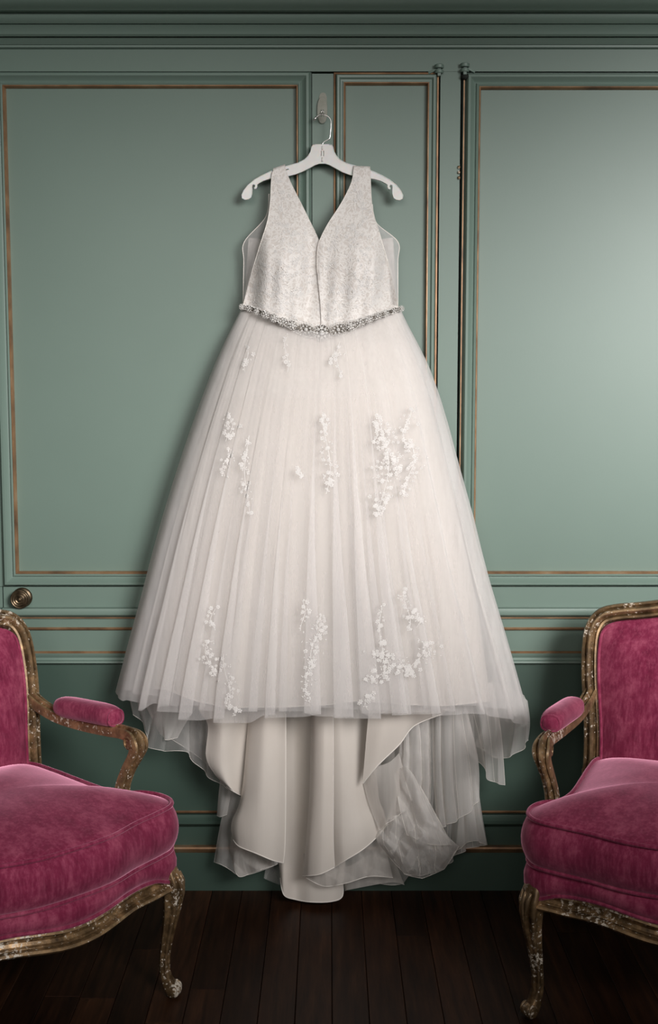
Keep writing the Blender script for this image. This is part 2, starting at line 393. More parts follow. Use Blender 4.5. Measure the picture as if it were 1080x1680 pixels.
# header and cornice
def pz(py, y): return (ZW(py, y), y)
hd = MB(); hd.box(XL, XR, -.003, .02, zt+.002, ZC); hd.build('header_board', M_GREEN, wall_back, False)
cor = [pz(81, -.003), pz(79, -.008), pz(77.5, -.013), pz(74, -.014), pz(73, -.018), pz(67, -.026), pz(62, -.032), pz(60.5, -.030), pz(59.5, -.046), pz(56, -.052), pz(47, -.057),
       pz(41, -.064), pz(39.5, -.061), pz(38.5, -.071), pz(33, -.080), pz(28, -.084), pz(23, -.086), pz(21, -.084), pz(17, -.115), pz(12, -.125), pz(7, -.14), pz(0, -.15), pz(-12, -.16), pz(-20, -.19), (ZC, -.22)]
structure(rprof(XL, XR, cor, 'trim_3', M_GREEN2, None))
# pivot hinges at the top of the doors
def hinge(x, z, parent, dark=False):
    b = MB()
    b.lathe([(0, 0), (.011, 0), (.012, .002), (.012, .008), (.010, .0095), (0, .0095)], 20, None, (x, -.012, z+.006))
    b.lathe([(0, 0), (.010, 0), (.0115, .002), (.0115, .007), (.010, .009), (0, .009)], 20, None, (x, -.012, z-.007))
    b.box(x-.004, x+.004, -.020, .0, z-.014, z+.004)
    sgn = -1 if x < .32 else 1
    b.sweep([(x, -.010, z+.002), (x+sgn*.014, -.008, z+.001), (x+sgn*.026, -.003, z-.004)], [(-.003, -.003), (.003, -.003), (.003, .003), (-.003, .003)], (0, 0, 1))
    b.build('hinge', M_GREEN2, parent, True, None, 30)
    if dark:
        b = MB(); b.ball((x+.001, -.012, z-.018), .010, 12, 8, (1, 1, .75)); b.build('hinge_cap', M_DARK, parent)
hinge(XW(720, 118), ZW(118), door_2); hinge(XW(762, 116), ZW(116), door_3, True)
for py in (275, 283, 292):                                  # bare worn knuckle on the edge of the door
    b = MB(); b.ball((XW(753, py), -.004, ZW(py)), .0042, 8, 6, (1, 1, 1.1)); b.build('hinge_knuckle', M_GOLDW, door_3)
# keep-out edge strips, gilt, on the closing edges
for xx, par in ((XW(715), door_2), (XW(757.5), door_3)):
    b = MB(); b.box(xx-.0014, xx+.0014, -.006, .0, ZW(962), zt-.012); b.build('gilt_line', M_GILT, par, False)
# knob
kb = MB(); ax = Matrix.Rotation(math.pi/2, 3, 'X'); kx, kz = XW(37, 980), ZW(980)
kb.lathe([(0, 0), (.027, 0), (.0275, .003), (.024, .006), (.012, .008), (.011, .016), (.020, .020), (.0255, .024), (.0265, .029), (.025, .033), (.0225, .034),
          (.0215, .032), (.0195, .032), (.0185, .035), (.0165, .0355), (.0150, .033), (.0130, .033), (.0120, .036), (.0100, .0365), (.0085, .034), (.0065, .034), (.0055, .0375), (.003, .039), (0, .039)], 40, ax.to_4x4().to_3x3(), (kx, 0, kz))
kb.build('door_knob', M_BRASS, door_1)
# floor of planks
fl = MB(); fl.box(XL, XR, -4.6, .12, -.06, -.018); floor = structure(fl.build('floor', M_DARK, None, False))
pw = .083
meshes = []
for L in (1.1, 1.45, 1.8):
    bm = bmesh.new(); bmesh.ops.create_cube(bm, size=1)
    for v in bm.verts: v.co = Vector((v.co.x*(pw-.0012), v.co.y*(L-.0014), v.co.z*.018-.009))
    bmesh.ops.bevel(bm, geom=[e for e in bm.edges if all(v.co.z > -.005 for v in e.verts)], offset=.0011, segments=1, affect='EDGES')
    me = bpy.data.meshes.new('plank'); bm.to_mesh(me); bm.free(); me.materials.append(M_FLOOR); meshes.append((L, me))
x = XL+pw/2
while x < XR:
    y = .02+R.uniform(0, .9)
    while y > -4.6 and abs(x) < 2.35:
        L, me = R.choice(meshes)
        if y-L < -.01 and y-L < -0.2 or True:
            o = bpy.data.objects.new('plank', me); C.objects.link(o); o.parent = floor
            yy = y-L/2
            o.location = (x, yy, R.uniform(-.0004, 0))
            if y > .1: o.location.y = yy
        y -= L
    x += pw
# side walls, window, ceiling (outside the frame; they bound the light)
sw = MB(); sw.box(XL-.1, XL, -4.6, .12, 0, ZC); structure(sw.build('wall_left', M_GREEN, None, False))
sw = MB(); WY0, WY1, WZ0, WZ1 = -2.75, -1.05, .85, 2.45
sw.box(XR, XR+.15, -4.6, WY0, 0, ZC); sw.box(XR, XR+.15, WY1, .12, 0, ZC); sw.box(XR, XR+.15, WY0, WY1, 0, WZ0); sw.box(XR, XR+.15, WY0, WY1, WZ1, ZC)
structure(sw.build('wall_right', M_GREEN, None, False))
win = MB()
for y in (WY0, (WY0+WY1)/2-.025, WY1-.05): win.box(XR+.05, XR+.09, y, y+.05, WZ0, WZ1)
for z in (WZ0, 1.62, WZ1-.05): win.box(XR+.052, XR+.088, WY0, WY1, z, z+.05)
structure(win.build('window_1', M_GREEN2, None, False))
ce = MB(); ce.box(XL-.1, XR+.15, -4.6, .12, ZC, ZC+.1); structure(ce.build('ceiling', M_SATIN, None, False))

# ------------------------------------------------------------------ armchairs
RIB = [(-.021, -.014), (-.021, .004), (-.018, .009), (-.013, .010), (-.010, .006), (-.007, .011), (-.002, .015), (.003, .015), (.007, .011), (.010, .006), (.013, .010), (.018, .009), (.021, .004), (.021, -.014)]
def scaled(prof, a, b): return [(x*a, y*b) for x, y in prof]
def outline_sym(half): return half+[(-x, y) for x, y in half[::-1] if x > 1e-6]
def solid(b, out, levels, crown=0, cz=0, ctr=(0, 0), n_in=8, flatpow=2.2, bottom=True):
    "stack of rings (offset, z) then a crowned top; out = closed outline"
    n = len(out); c = Vector((*ctr, 0)); vs = []
    nrm = []
    for i in range(n):
        t = out[(i+1) % n]-out[(i-1) % n]; nrm.append(Vector((t.y, -t.x, 0)).normalized())
    for off, z in levels:
        for i in range(n):
            p = out[i]+nrm[i]*off; zz = z(p) if callable(z) else z; vs.append(Vector((p.x, p.y, zz)))
    top = levels[-1]; k = len(levels)
    for j in range(1, n_in+1):
        s = 1-j/n_in*.985
        for i in range(n):
            p = out[i]+nrm[i]*top[0]; q = c+(Vector((p.x, p.y, 0))-c)*s; z0 = top[1](p) if callable(top[1]) else top[1]
            wob = noise.noise(Vector((q.x*7, q.y*7, 3)))*.006*(1-s)
            vs.append(Vector((q.x, q.y, z0+crown*(1-s**flatpow)+wob)))
    rows = k+n_in
    fs = [(r*n+i, r*n+(i+1) % n, (r+1)*n+(i+1) % n, (r+1)*n+i) for r in range(rows-1) for i in range(n)]
    fs.append(tuple((rows-1)*n+i for i in range(n)))
    if bottom: fs.append(tuple(range(n))[::-1])
    b.add(vs, fs)
def make_chair(loc, rz, label):
    root = empty('armchair', loc, label, 'armchair', rz, 'gilded armchairs with raspberry velvet')
    P = root
    # loose seat cushion, wider in front of the arms
    half = [(0, -.372), (.09, -.366), (.17, -.340), (.245, -.322), (.292, -.305), (.316, -.272), (.318, -.225), (.300, -.185), (.268, -.160), (.250, -.10), (.245, .0), (.242, .1), (.232, .185), (.19, .215), (.09, .222)]
    pts = [Vector((x, y, 0)) for x, y in half]; full = pts+[Vector((-v.x, v.y, 0)) for v in pts[:0:-1]]
    out = cr_closed(full, 168)
    CZ0, CZ1 = .350, .455
    lv = []
    for k in range(9):
        a = -math.pi/2+math.pi*k/8; lv.append((-.012+.020*math.cos(a)**.8 if abs(math.cos(a)) > 1e-6 else -.012, (CZ0+CZ1)/2+(CZ1-CZ0)/2*math.sin(a)))
    lv = [(-.004+.020*max(math.cos(-math.pi/2+math.pi*k/8), 0)**.7, CZ0+(CZ1-CZ0)*k/8) for k in range(9)]
    b = MB(); solid(b, out, lv, .050, ctr=(0, -.06), n_in=12, flatpow=2.6); cu = b.build('seat_cushion', M_VELVET, P)
    for z in (CZ0+.002, CZ1-.001):
        n = len(out); b = MB(); ring = []
        for i in range(n):
            t = out[(i+1) % n]-out[(i-1) % n]; nn = Vector((t.y, -t.x, 0)).normalized(); ring.append(out[i]+nn*(.001 if z > .4 else .0)+Vector((0, 0, z+(.003 if z > .4 else 0))))
        b.sweep(ring, [(.0048*math.cos(a*math.pi/4), .0048*math.sin(a*math.pi/4)) for a in range(8)], (0, 0, 1), closed=True); b.build('piping', M_VELVET, cu)
    # upholstered deck below
    half2 = [(0, -.372), (.08, -.366), (.15, -.344), (.21, -.322), (.265, -.312), (.305, -.296), (.318, -.262), (.314, -.2), (.306, -.1), (.296, .0), (.286, .1), (.270, .19), (.2, .225), (.09, .228)]
    pts2 = [Vector((x, y, 0)) for x, y in half2]; full2 = pts2+[Vector((-v.x, v.y, 0)) for v in pts2[:0:-1]]
    out2 = cr_closed(full2, 140)
    def railz(p):                                                     # bottom edge of the velvet follows the serpentine rail
        ax = abs(p.x); front = sm(-.15, -.25, p.y)
        zf = .300-.006*math.cos(ax/.14*math.pi)-.018*sm(.235, .30, ax)
        return zf*front+.298*(1-front)
    lv2 = [(-.008, railz), (.002, lambda p: railz(p)+.006), (.007, lambda p: railz(p)*.65+.350*.35), (.008, lambda p: railz(p)*.35+.350*.65), (.003, .343), (-.012, .352)]
    b = MB(); solid(b, out2, lv2, .004, n_in=4); dk = b.build('seat_deck', M_VELVET, P)
    n = len(out2); ring = []
    for i in range(n):
        t = out2[(i+1) % n]-out2[(i-1) % n]; nn = Vector((t.y, -t.x, 0)).normalized(); ring.append(out2[i]+nn*.002+Vector((0, 0, railz(out2[i])+.003)))
    b = MB(); b.sweep(ring, [(.0045*math.cos(a*math.pi/4), .0045*math.sin(a*math.pi/4)) for a in range(8)], (0, 0, 1), closed=True); b.build('piping', M_VELVET, dk)
    # front rail: serpentine carved moulding
    rp = [(-.024, -.012), (-.024, .006), (-.021, .013), (-.016, .014), (-.013, .008), (-.0115, .002), (-.004, -.001), (.003, .002), (.006, .009), (.007, .003), (.009, .004), (.012, .015), (.017, .018), (.022, .012), (.024, .004), (.024, -.012)]
    path = []
    for k in range(61):
        x = -.285+.57*k/60; ax = abs(x)
        y = tab([(0, -.366), (.04, -.365), (.08, -.358), (.12, -.345), (.16, -.328), (.20, -.314), (.24, -.308), (.285, -.300)], ax)
        path.append((x, y, railz(Vector((ax if ax < .23 else .23, -.35, 0)))-.024+.006*sm(.18, .26, ax)))
    for _ in range(3): path = [path[0]]+[tuple((a+2*b_+c)/4 for a, b_, c in zip(path[i-1], path[i], path[i+1])) for i in range(1, 60)]+[path[60]]
    b = MB(); b.sweep(path, rp, (0, -1, .12)); b.build('front_rail', M_GOLDA, P, True, None, 40)
    for s in (-1, 1):
        b = MB(); b.sweep([(s*.300, -.285, .275), (s*.296, -.1, .268), (s*.285, .06, .272), (s*.262, .21, .275)], scaled(rp, .95, .8), (s, 0, 0)); b.build('side_rail', M_GOLD, P, True, None, 40)
    b = MB(); b.sweep([(-.25, .225, .28), (.25, .225, .28)], scaled(rp, 1, .8), (0, 1, 0)); b.build('back_rail', M_GOLD, P, True, None, 40)
    # front legs: cabriole with fluting and scrolled toe
    for s in (-1, 1):
        dg = Vector((s*.62, -.78, 0)).normalized(); base = Vector((s*.296, -.292, 0)); sidev = Vector((-dg.y, dg.x, 0))
        prof = [(.318, -.010, .021, .021), (.300, -.002, .024, .024), (.275, .006, .0245, .026), (.245, .009, .022, .024), (.21, .006, .0185, .020), (.17, -.001, .0150, .0165), (.13, -.008, .0125, .0140),
                (.095, -.013, .0115, .0125), (.065, -.014, .0120, .0125), (.045, -.009, .0145, .0140), (.028, -.001, .0175, .0165), (.014, .004, .0170, .0165), (.004, .005, .013, .013), (.0, .005, .011, .011)]
        def legf(u, v, prof=prof, dg=dg, base=base, sidev=sidev):
            z = .318*(1-v); pr = sorted(prof)
            o_, ra, rb = (tab([(q[0], q[k]) for q in pr], z) for k in (1, 2, 3))
            a = 2*math.pi*u
            fl = 1+.13*math.cos(6*a)*sm(.03, .08, z)*(1-sm(.28, .31, z)*.6)
            ca, sa = math.cos(a), math.sin(a); q = 1/(abs(ca)**3.2+abs(sa)**3.2)**(1/3.2)*.5+.5
            return base+dg*(o_+ra*ca*fl*q)+sidev*(rb*sa*fl*q)+Vector((0, 0, z))
        b = MB(); b.grid(legf, 48, 60, True); n0 = len(b.v)
        b.f.append(tuple(range(48))); b.f.append(tuple(range(n0-48, n0))); lg = b.build('leg', M_GOLD, P, True)
        # carved leaf on the knee
        b = MB()
        for ang, l_ in ((-.55, .05), (0, .075), (.55, .05)):
            pp = []
            for k in range(9):
                t = k/8; z = .295-l_*t
                pr = sorted(prof); o_ = tab([(q[0], q[1]) for q in pr], z); ra = tab([(q[0], q[2]) for q in pr], z)
                a = ang*(1-t*.55); pp.append(base+dg*(o_+(ra+.0015)*math.cos(a))+sidev*((ra+.0015)*math.sin(a))+Vector((0, 0, z)))
            b.tube(pp, [.0015+.0035*math.sin(math.pi*min(k/8+.12, 1)) for k in range(9)], 8)
        b.build('carved_leaf', M_GOLD, lg)
        b = MB()                                                    # toe scroll, worn to the gesso
        for sd in (-1, 1):
            pp = []
            for k in range(26):
                a = -1.2+k/25*7.2; rr = .0155*(1-k/25*.78)
                pp.append(base+dg*(.008+rr*math.cos(a)*.9)+sidev*(sd*.0135)+Vector((0, 0, .021+rr*math.sin(a))))
            b.tube(pp, [.0036-.0012*k/25 for k in range(26)], 8)
        b.ball(base+dg*.010+Vector((0, 0, .019)), .0165, 14, 10, (1, 1, 1)); b.build('toe_scroll', M_GOLDW, lg)
    # back legs
    for s in (-1, 1):
        b = MB(); pth = crs([(s*.256, .208, .42), (s*.256, .214, .30), (s*.252, .228, .18), (s*.250, .255, .08), (s*.250, .285, 0)], 24)
        b.sweep(pth, scaled(RIB, .9, 1.2), (0, -1, .1), lambda t: 1-.25*t); b.build('leg', M_GOLD, P, True, None, 40)
    # back frame
    hb = [(.252, .206, .400), (.250, .207, .455), (.2515, .212, .53), (.258, .222, .60), (.265, .238, .665), (.268, .258, .73), (.263, .273, .775), (.243, .284, .805), (.205, .289, .818), (.15, .292, .826), (.095, .295, .836), (.045, .298, .848), (0, .299, .852)]
    pth = [Vector(p) for p in hb]; pth = pth+[Vector((-p.x, p.y, p.z)) for p in pth[-2::-1]]
    cp = crs(pth, 150)
    b = MB(); b.sweep(cp, scaled(RIB, 1.02, 1.25), (0, -1, .28)); bf = b.build('back_frame', M_GOLD, P, True, None, 40)
    b = MB()                                                        # little carved flower at the crest
    for k in range(7):
        a = k/7*2*math.pi; b.ball((.016*math.cos(a), .277, .856+.012*math.sin(a)), .009, 8, 6, (1, .6, 1))
    b.ball((0, .273, .856), .007, 8, 6); b.build('carved_flower', M_GOLD, bf)
    # back upholstery front and rear
    inner = [Vector((p.x*(1-.021/max(abs(p.x), .05)) if abs(p.x) > .03 else p.x*.6, p.y, p.z-.020*sm(.76, .82, p.z))) for p in cp]
    bot = [Vector((x, .202, .405)) for x in [v for v in [-.23+.46*k/30 for k in range(1, 30)]]]
    loop = inner+bot; n = len(loop); cen = Vector((0, .235, .61))
    for nm, sg, bul in (('back_upholstery', -1, .045), ('back_lining', 1, .012)):
        vs = []; rings = 12
        for j in range(rings+1):
            s_ = 1-j/rings*.99
            for p in loop:
                q = cen+(p-cen)*s_; yb = tab([(.40, .203), (.55, .214), (.65, .233), (.73, .257), (.80, .283), (.86, .298)], q.z)
                vs.append(Vector((q.x, yb+sg*(.010+bul*(1-s_**3.0)), q.z)))
        fs = [(r*n+i, r*n+(i+1) % n, (r+1)*n+(i+1) % n, (r+1)*n+i) for r in range(rings) for i in range(n)]+[tuple(rings*n+i for i in range(n))]
        b = MB(); b.add(vs, fs); bu = b.build(nm, M_VELVET, P)
        if sg < 0:
            b = MB(); rg = [Vector((p.x*.985, p.y-.016, p.z-.004)) for p in inner]
            b.tube(rg, .0040, 8); b.build('piping', M_VELVET, bu)
    # arms
    for s in (-1, 1):
        def X(l): return [Vector((s*x, y, z)) for x, y, z in l]
        arm = crs(X([(.256, .235, .628), (.268, .185, .600), (.282, .12, .582), (.296, .04, .577), (.306, -.05, .580), (.310, -.115, .585), (.311, -.150, .580), (.309, -.168, .560), (.305, -.160, .535), (.299, -.140, .500), (.293, -.126, .460), (.290, -.124, .420), (.292, -.135, .360), (.298, -.150, .285)]), 110)
        def rf(t):
            i = min(int(t*109), 108); d = (arm[i+1]-arm[i]).normalized(); up = Vector((0, 0, 1)) if t < .001 else None
            side_ = Vector((s, 0, 0)); nn = d.cross(side_)*s
            return nn
        # reference normal: outward/front of the curve, perpendicular to the sideways axis
        b = MB(); b.sweep(arm, scaled(RIB, .80, 1.0), lambda t: (rf(t)), lambda t: 1.0+.32*math.exp(-((t-.50)/.06)**2)-.12*math.exp(-((t-.70)/.1)**2)); ar = b.build('arm', M_GOLDA, P, True, None, 40)
        for sd in (-1, 1):                                          # volutes on either cheek of the scroll
            b = MB(); pp = []
            for k in range(30):
                a = math.pi*.9-k/29*8.6; rr = .017*(1-k/29*.82)
                pp.append(Vector((s*.309+sd*.0175, -.146+rr*math.cos(a), .566+rr*math.sin(a))))
            b.tube(pp, [.0032-.001*k/29 for k in range(30)], 8); b.tube([Vector((s*.309+sd*.008, -.146, .566)), Vector((s*.309+sd*.0175, -.146, .566))], .0145, 20)
            b.build('volute', M_GOLDW if sd*s > 0 and s < 0 else M_GOLDA, ar, True, None, 40)
        # arm pad
        pc = crs(X([(.280, .135, .606), (.288, .085, .606), (.297, .02, .608), (.304, -.04, .610), (.307, -.088, .610)]), 40)
        def padf(u, v, pc=pc):
            p = cr(pc, v); t = (cr(pc, min(v+.03, 1))-cr(pc, max(v-.03, 0))).normalized()
            e = (1-abs(2*v-1)**5.0)**.5 if 0 < v < 1 else .02
            sd = t.cross(Vector((0, 0, 1))).normalized(); a = 2*math.pi*u
            ca, sa = math.cos(a), math.sin(a)
            return p+sd*(.030*e*math.copysign(abs(ca)**.8, ca))+Vector((0, 0, (.029 if sa > 0 else .022)*e*math.copysign(abs(sa)**.8, sa)))
        b = MB(); b.grid(padf, 32, 60, True); pad = b.build('arm_pad', M_VELVET, P)
        b = MB(); b.tube([padf(u/24, .93)+Vector((0, -.002*s*0, 0)) for u in range(25)], .003, 8); b.build('piping', M_VELVET, pad)
    return root
ch1 = make_chair((-.781, -.604, 0), .782, 'left armchair, gilded frame and raspberry velvet, facing right below the brass door knob')
ch2 = make_chair((.834, -.526, 0), -.362, 'right armchair, chipped gilded frame and raspberry velvet, standing right of the gown')

# ------------------------------------------------------------------ wall hook and hanger
def plate(name, outer, holes, y, thick, m, parent, bev=.0012):
    cu = bpy.data.curves.new(name, 'CURVE'); cu.dimensions = '2D'; cu.fill_mode = 'BOTH'; cu.extrude = thick/2; cu.bevel_depth = bev; cu.bevel_resolution = 2
    for poly in [outer]+holes:
        sp = cu.splines.new('POLY'); sp.points.add(len(poly)-1); sp.use_cyclic_u = True
        for i, (a, c) in enumerate(poly):
            q = W(a, c, y); sp.points[i].co = (q.x, q.z, 0, 1)
    tmp = bpy.data.objects.new('tmp', cu); C.objects.link(tmp)
    me = bpy.data.meshes.new_from_object(tmp.evaluated_get(bpy.context.evaluated_depsgraph_get()))
    bpy.data.objects.remove(tmp)
    for v in me.vertices: v.co = Vector((v.co.x, y+v.co.z, v.co.y))
    me.materials.clear(); o = link(name, me, m, parent, True); me.set_sharp_from_angle(angle=math.radians(40)); return o
def child_off(o, root):
    "keep the world position of a mesh built in world coordinates when it hangs under a root"
    o.parent = root; o.matrix_parent_inverse = Matrix()
    for v in o.data.vertices: v.co -= root.location
hk_root = empty('wall_hook', W(529, 182, 0), 'clear plastic adhesive hook on the green door stile, holding the hanger', 'hook')
def oval(cx, cy, a, bb, n=28, p=2.6):
    return [(cx+a*math.copysign(abs(math.cos(t))**(2/p), math.cos(t)), cy+bb*math.copysign(abs(math.sin(t))**(2/p), math.sin(t))) for t in [2*math.pi*k/n for k in range(n)]]
o = plate('adhesive_strip', oval(530, 166, 6.5, 14), [], -.0015, .001, M_CLEAR, None, .0002); child_off(o, hk_root)
o = plate('backplate', oval(529, 181, 7.5, 21, p=2.3), [], -.0055, .003, M_CLEAR, None, .0015); child_off(o, hk_root)
b = MB()
hy = -.045
for dx in (-1.7, 1.9):
    b.tube(crs([W(529+dx, 180, -.009), W(529+dx, 184, -.014), W(529+dx, 189.5, -.028), W(529+dx, 191.5, hy), W(529+dx, 189.5, -.058), W(529+dx, 184.5, -.062), W(529+dx, 182, -.062)], 30), .0012, 8)
b.tube([W(527.3, 182, -.062), W(530.9, 182, -.062)], .0012, 8)
o = b.build('wire_prongs', M_METAL); child_off(o, hk_root)
hg_root = empty('clothes_hanger', W(529, 238, hy), 'frosted white plastic hanger hooked over the clear wall hook, inside the dress straps', 'hanger')
HL = [(518, 237.5), (513.5, 238.5), (511.5, 242), (510, 249), (506, 256), (500, 262), (490, 267.5), (472, 272.5), (456, 277), (443, 282), (430, 288), (418, 295), (407, 304), (400, 313), (396.8, 320), (397.5, 325), (402, 327.5), (407.5, 326.8), (411.5, 324), (413.6, 318), (413.8, 311), (413.3, 306), (414.4, 302.8),
      (417.2, 302.2), (419.3, 304), (419.2, 307), (417.6, 308.2), (418.2, 309.8), (420.6, 309.2), (421.8, 306), (421.5, 303), (424.5, 300.4), (433, 296), (443, 293), (456, 291.3), (472, 289), (484, 286), (496, 281.5), (508, 275.5), (517, 270.5), (524, 268.2)]
HR = [(2*529-a, c+ (0.0 if a > 500 else 0.6)) for a, c in HL[::-1]]
slot = [(526, 247), (528.2, 247), (528.2, 257), (526, 257)]; slot2 = [(530, 247), (532.2, 247), (532.2, 257), (530, 257)]
s3 = [(466, 278.3), (474, 276.3), (474.8, 279), (466.8, 281)]; s4 = [(2*529-a-1, c+1.2) for a, c in s3]
o = plate('hanger_body', HL+HR, [slot, slot2, s3, s4], hy, .0045, M_PLASTIC, None, .0012); child_off(o, hg_root)
b = MB()                                                    # raised rim along the edges and a rib in the middle
rim = [W(a, c, hy-.0032) for a, c in HL[:23]]; b.tube(rim, .0011, 6)
rim = [W(a, c, hy-.0032) for a, c in HR[-23:]]; b.tube(rim, .0011, 6)
b.tube([W(529, 240, hy-.0035), W(529, 246, hy-.0035)], .0022, 8); b.tube([W(529, 258, hy-.0035), W(529, 266, hy-.0035)], .0022, 8)
o = b.build('hanger_rim', M_PLASTIC); child_off(o, hg_root)
b = MB(); b.tube(crs([W(529.3, 246, hy), W(529.4, 237, hy), W(531, 233.8, hy), W(536, 230.3, hy), W(541, 226.7, hy), W(542.4, 217, hy), W(543.3, 207, hy), W(543, 198, hy), W(539, 191.6, hy), W(530, 188, hy), W(522, 190, hy), W(515.8, 196.7, hy)], 60), .0016, 10)
b.tube([W(519.5, 191.4, hy), W(515.2, 197.4, hy)], .0026, 10)
o = b.build('hanger_hook', M_METAL); child_off(o, hg_root)

# ------------------------------------------------------------------ wedding dress
D = empty('wedding_dress', W(529, 600, -.06), 'ivory V-neck wedding gown with tulle skirt and jewelled belt, hanging on the panelled wall', 'dress')
DO = D.location.copy()
def dbuild(b, name, m, parent=None, sharp=None):
    o = b.build(name, m, None, True, DO, sharp); o.parent = parent or D; return o
EL = [(505, 397), (515, 392), (530, 384), (560, 369), (600, 351), (650, 332), (700, 314), (750, 297), (800, 281), (850, 266), (900, 252), (950, 239), (1000, 226), (1050, 212), (1100, 199), (1135, 190), (1200, 176)]
ER = [(505, 656), (515, 661), (530, 668), (560, 684), (600, 704), (650, 722), (700, 737), (750, 750), (800, 764), (850, 778), (900, 790), (950, 803), (1000, 818), (1050, 833), (1100, 847), (1150, 861), (1200, 873)]
IL = [(505, 399), (530, 390), (600, 362), (700, 328), (800, 300), (900, 275), (1000, 254), (1130, 235), (1200, 225)]
IR = [(505, 655), (530, 662), (600, 690), (700, 716), (800, 742), (900, 764), (1000, 785), (1155, 806), (1200, 812)]
DEP = [(505, .056), (560, .115), (650, .17), (800, .205), (1000, .245), (1200, .275)]
BELT = [(395, 503), (410, 506), (430, 513), (460, 526), (490, 537), (510, 543), (528, 546), (546, 543), (570, 537), (600, 526), (630, 515), (645, 510), (660, 506)]
def skirt(seed, L, Rr, hem, N, amp, rad, y0=-.045, top=None, start=0.0, end=math.pi, gather=1.0, fine=.0, nu=520, nv=90):
    rr = random.Random(seed)
    ph = [rr.uniform(0, 6.28) for _ in range(8)]; fr = [rr.uniform(1.5, 5) for _ in range(8)]
    def f(u, v):
        th = start+(end-start)*u
        ux = .5-.5*math.cos(th)                              # 0 left .. 1 right
        pxb = 396+(658-396)*ux; t0 = tab(BELT, pxb)+(top or 0)
        hm = hem(u) if callable(hem) else hem
        py = t0+(hm-t0)*v
        l, r_ = stab(L, py), stab(Rr, py); g = sm(505, 1150, py)
        phase = 2*math.pi*(N*(.25*u+.75*ux))+sum(1.15*math.sin(fr[k]*6.28*u+ph[k]) for k in range(4))
        a = amp*(.10+.90*g)*(.6+.4*math.sin(fr[5]*6.28*u*1.7+ph[5]))
        sp = (r_-l)/max(N, 1)
        x = l+(r_-l)*ux+(-math.sin(phase)*sp*.30*gather*math.sin(th)*(.25+.75*g))
        x += 2.2*math.sin(3*6.28*u+ph[6]+v*2.5)*g*math.sin(th)
        yy = y0-(tab(DEP, py)*rad)*math.sin(th)**.62 if math.sin(th) > 0 else y0
        yy += a*math.cos(phase)*math.sin(th)**.5 if math.sin(th) > 0 else 0
        yy += fine*math.cos(phase*3.7+ph[7])*(1-.6*g)
        return W(x, py, yy)
    b = MB(); b.grid(f, nu, nv); return b, f
# lining (opaque), front and a flat back
hemL = lambda u: tab([(0, 1128), (.08, 1132), (.16, 1152), (.25, 1161), (.4, 1160), (.5, 1158), (.62, 1150), (.75, 1156), (.88, 1158), (1, 1150)], .5-.5*math.cos(math.pi*u))
b, fl_ = skirt(3, IL, IR, hemL, 9, .013, .80, gather=.3, fine=.0006); lining = dbuild(b, 'lining', M_LINING)
hb_ = [fl_(k/200, 1.0) for k in range(201)]
b = MB(); b.tube(hb_, .0014, 6); dbuild(b, 'hem', M_HEM, lining)
def backf(u, v):
    py = 508+(1150-508)*v; l, r_ = stab(IL, py), stab(IR, py); return W(l+(r_-l)*u, py, -.040+.012*math.sin(22*u)*v-.0*u)
b = MB(); b.grid(backf, 120, 40); dbuild(b, 'back_lining', M_LINING)
# tulle layers
rh = random.Random(5); hv = [rh.uniform(-1, 1) for _ in range(60)]
def ragged(base, amp, n):
    def h(u):
        k = u*n; i = int(k) % 60; f = k-int(k); s = sm(.0, .28, f)
        return tab(base, .5-.5*math.cos(math.pi*u))+amp*(hv[i]*(1-s)+hv[(i+1) % 60]*s)
    return h
baseo = [(0, 1131), (.03, 1142), (.07, 1156), (.12, 1166), (.2, 1174), (.3, 1180), (.4, 1179), (.5, 1174), (.6, 1178), (.72, 1178), (.83, 1166), (.92, 1170), (1, 1192)]
basem = [(0, 1122), (.1, 1148), (.3, 1168), (.5, 1166), (.7, 1168), (.9, 1160), (1, 1178)]
b, f2 = skirt(11, [(p, a+ (5 if p > 560 else 1)) for p, a in EL], [(p, a-(5 if p > 560 else 1)) for p, a in ER], ragged(basem, 5, 30), 17, .0045, .90, fine=.0002, gather=1.5); t_in = dbuild(b, 'tulle_layer', M_TULLE)
b, f3 = skirt(29, EL, ER, ragged(baseo, 8, 26), 13, .0055, 1.0, fine=.0002, gather=1.7, nu=640); t_out = dbuild(b, 'tulle_layer', M_TULLE)
# back tulle layer
b, f4 = skirt(41, [(p, a+9) for p, a in EL], [(p, a-7) for p, a in ER], ragged([(0, 1140), (.5, 1150), (1, 1190)], 4, 20), 16, .006, .05, y0=-.035, fine=.0, gather=1.4, nu=260); dbuild(b, 'tulle_layer', M_TULLE)

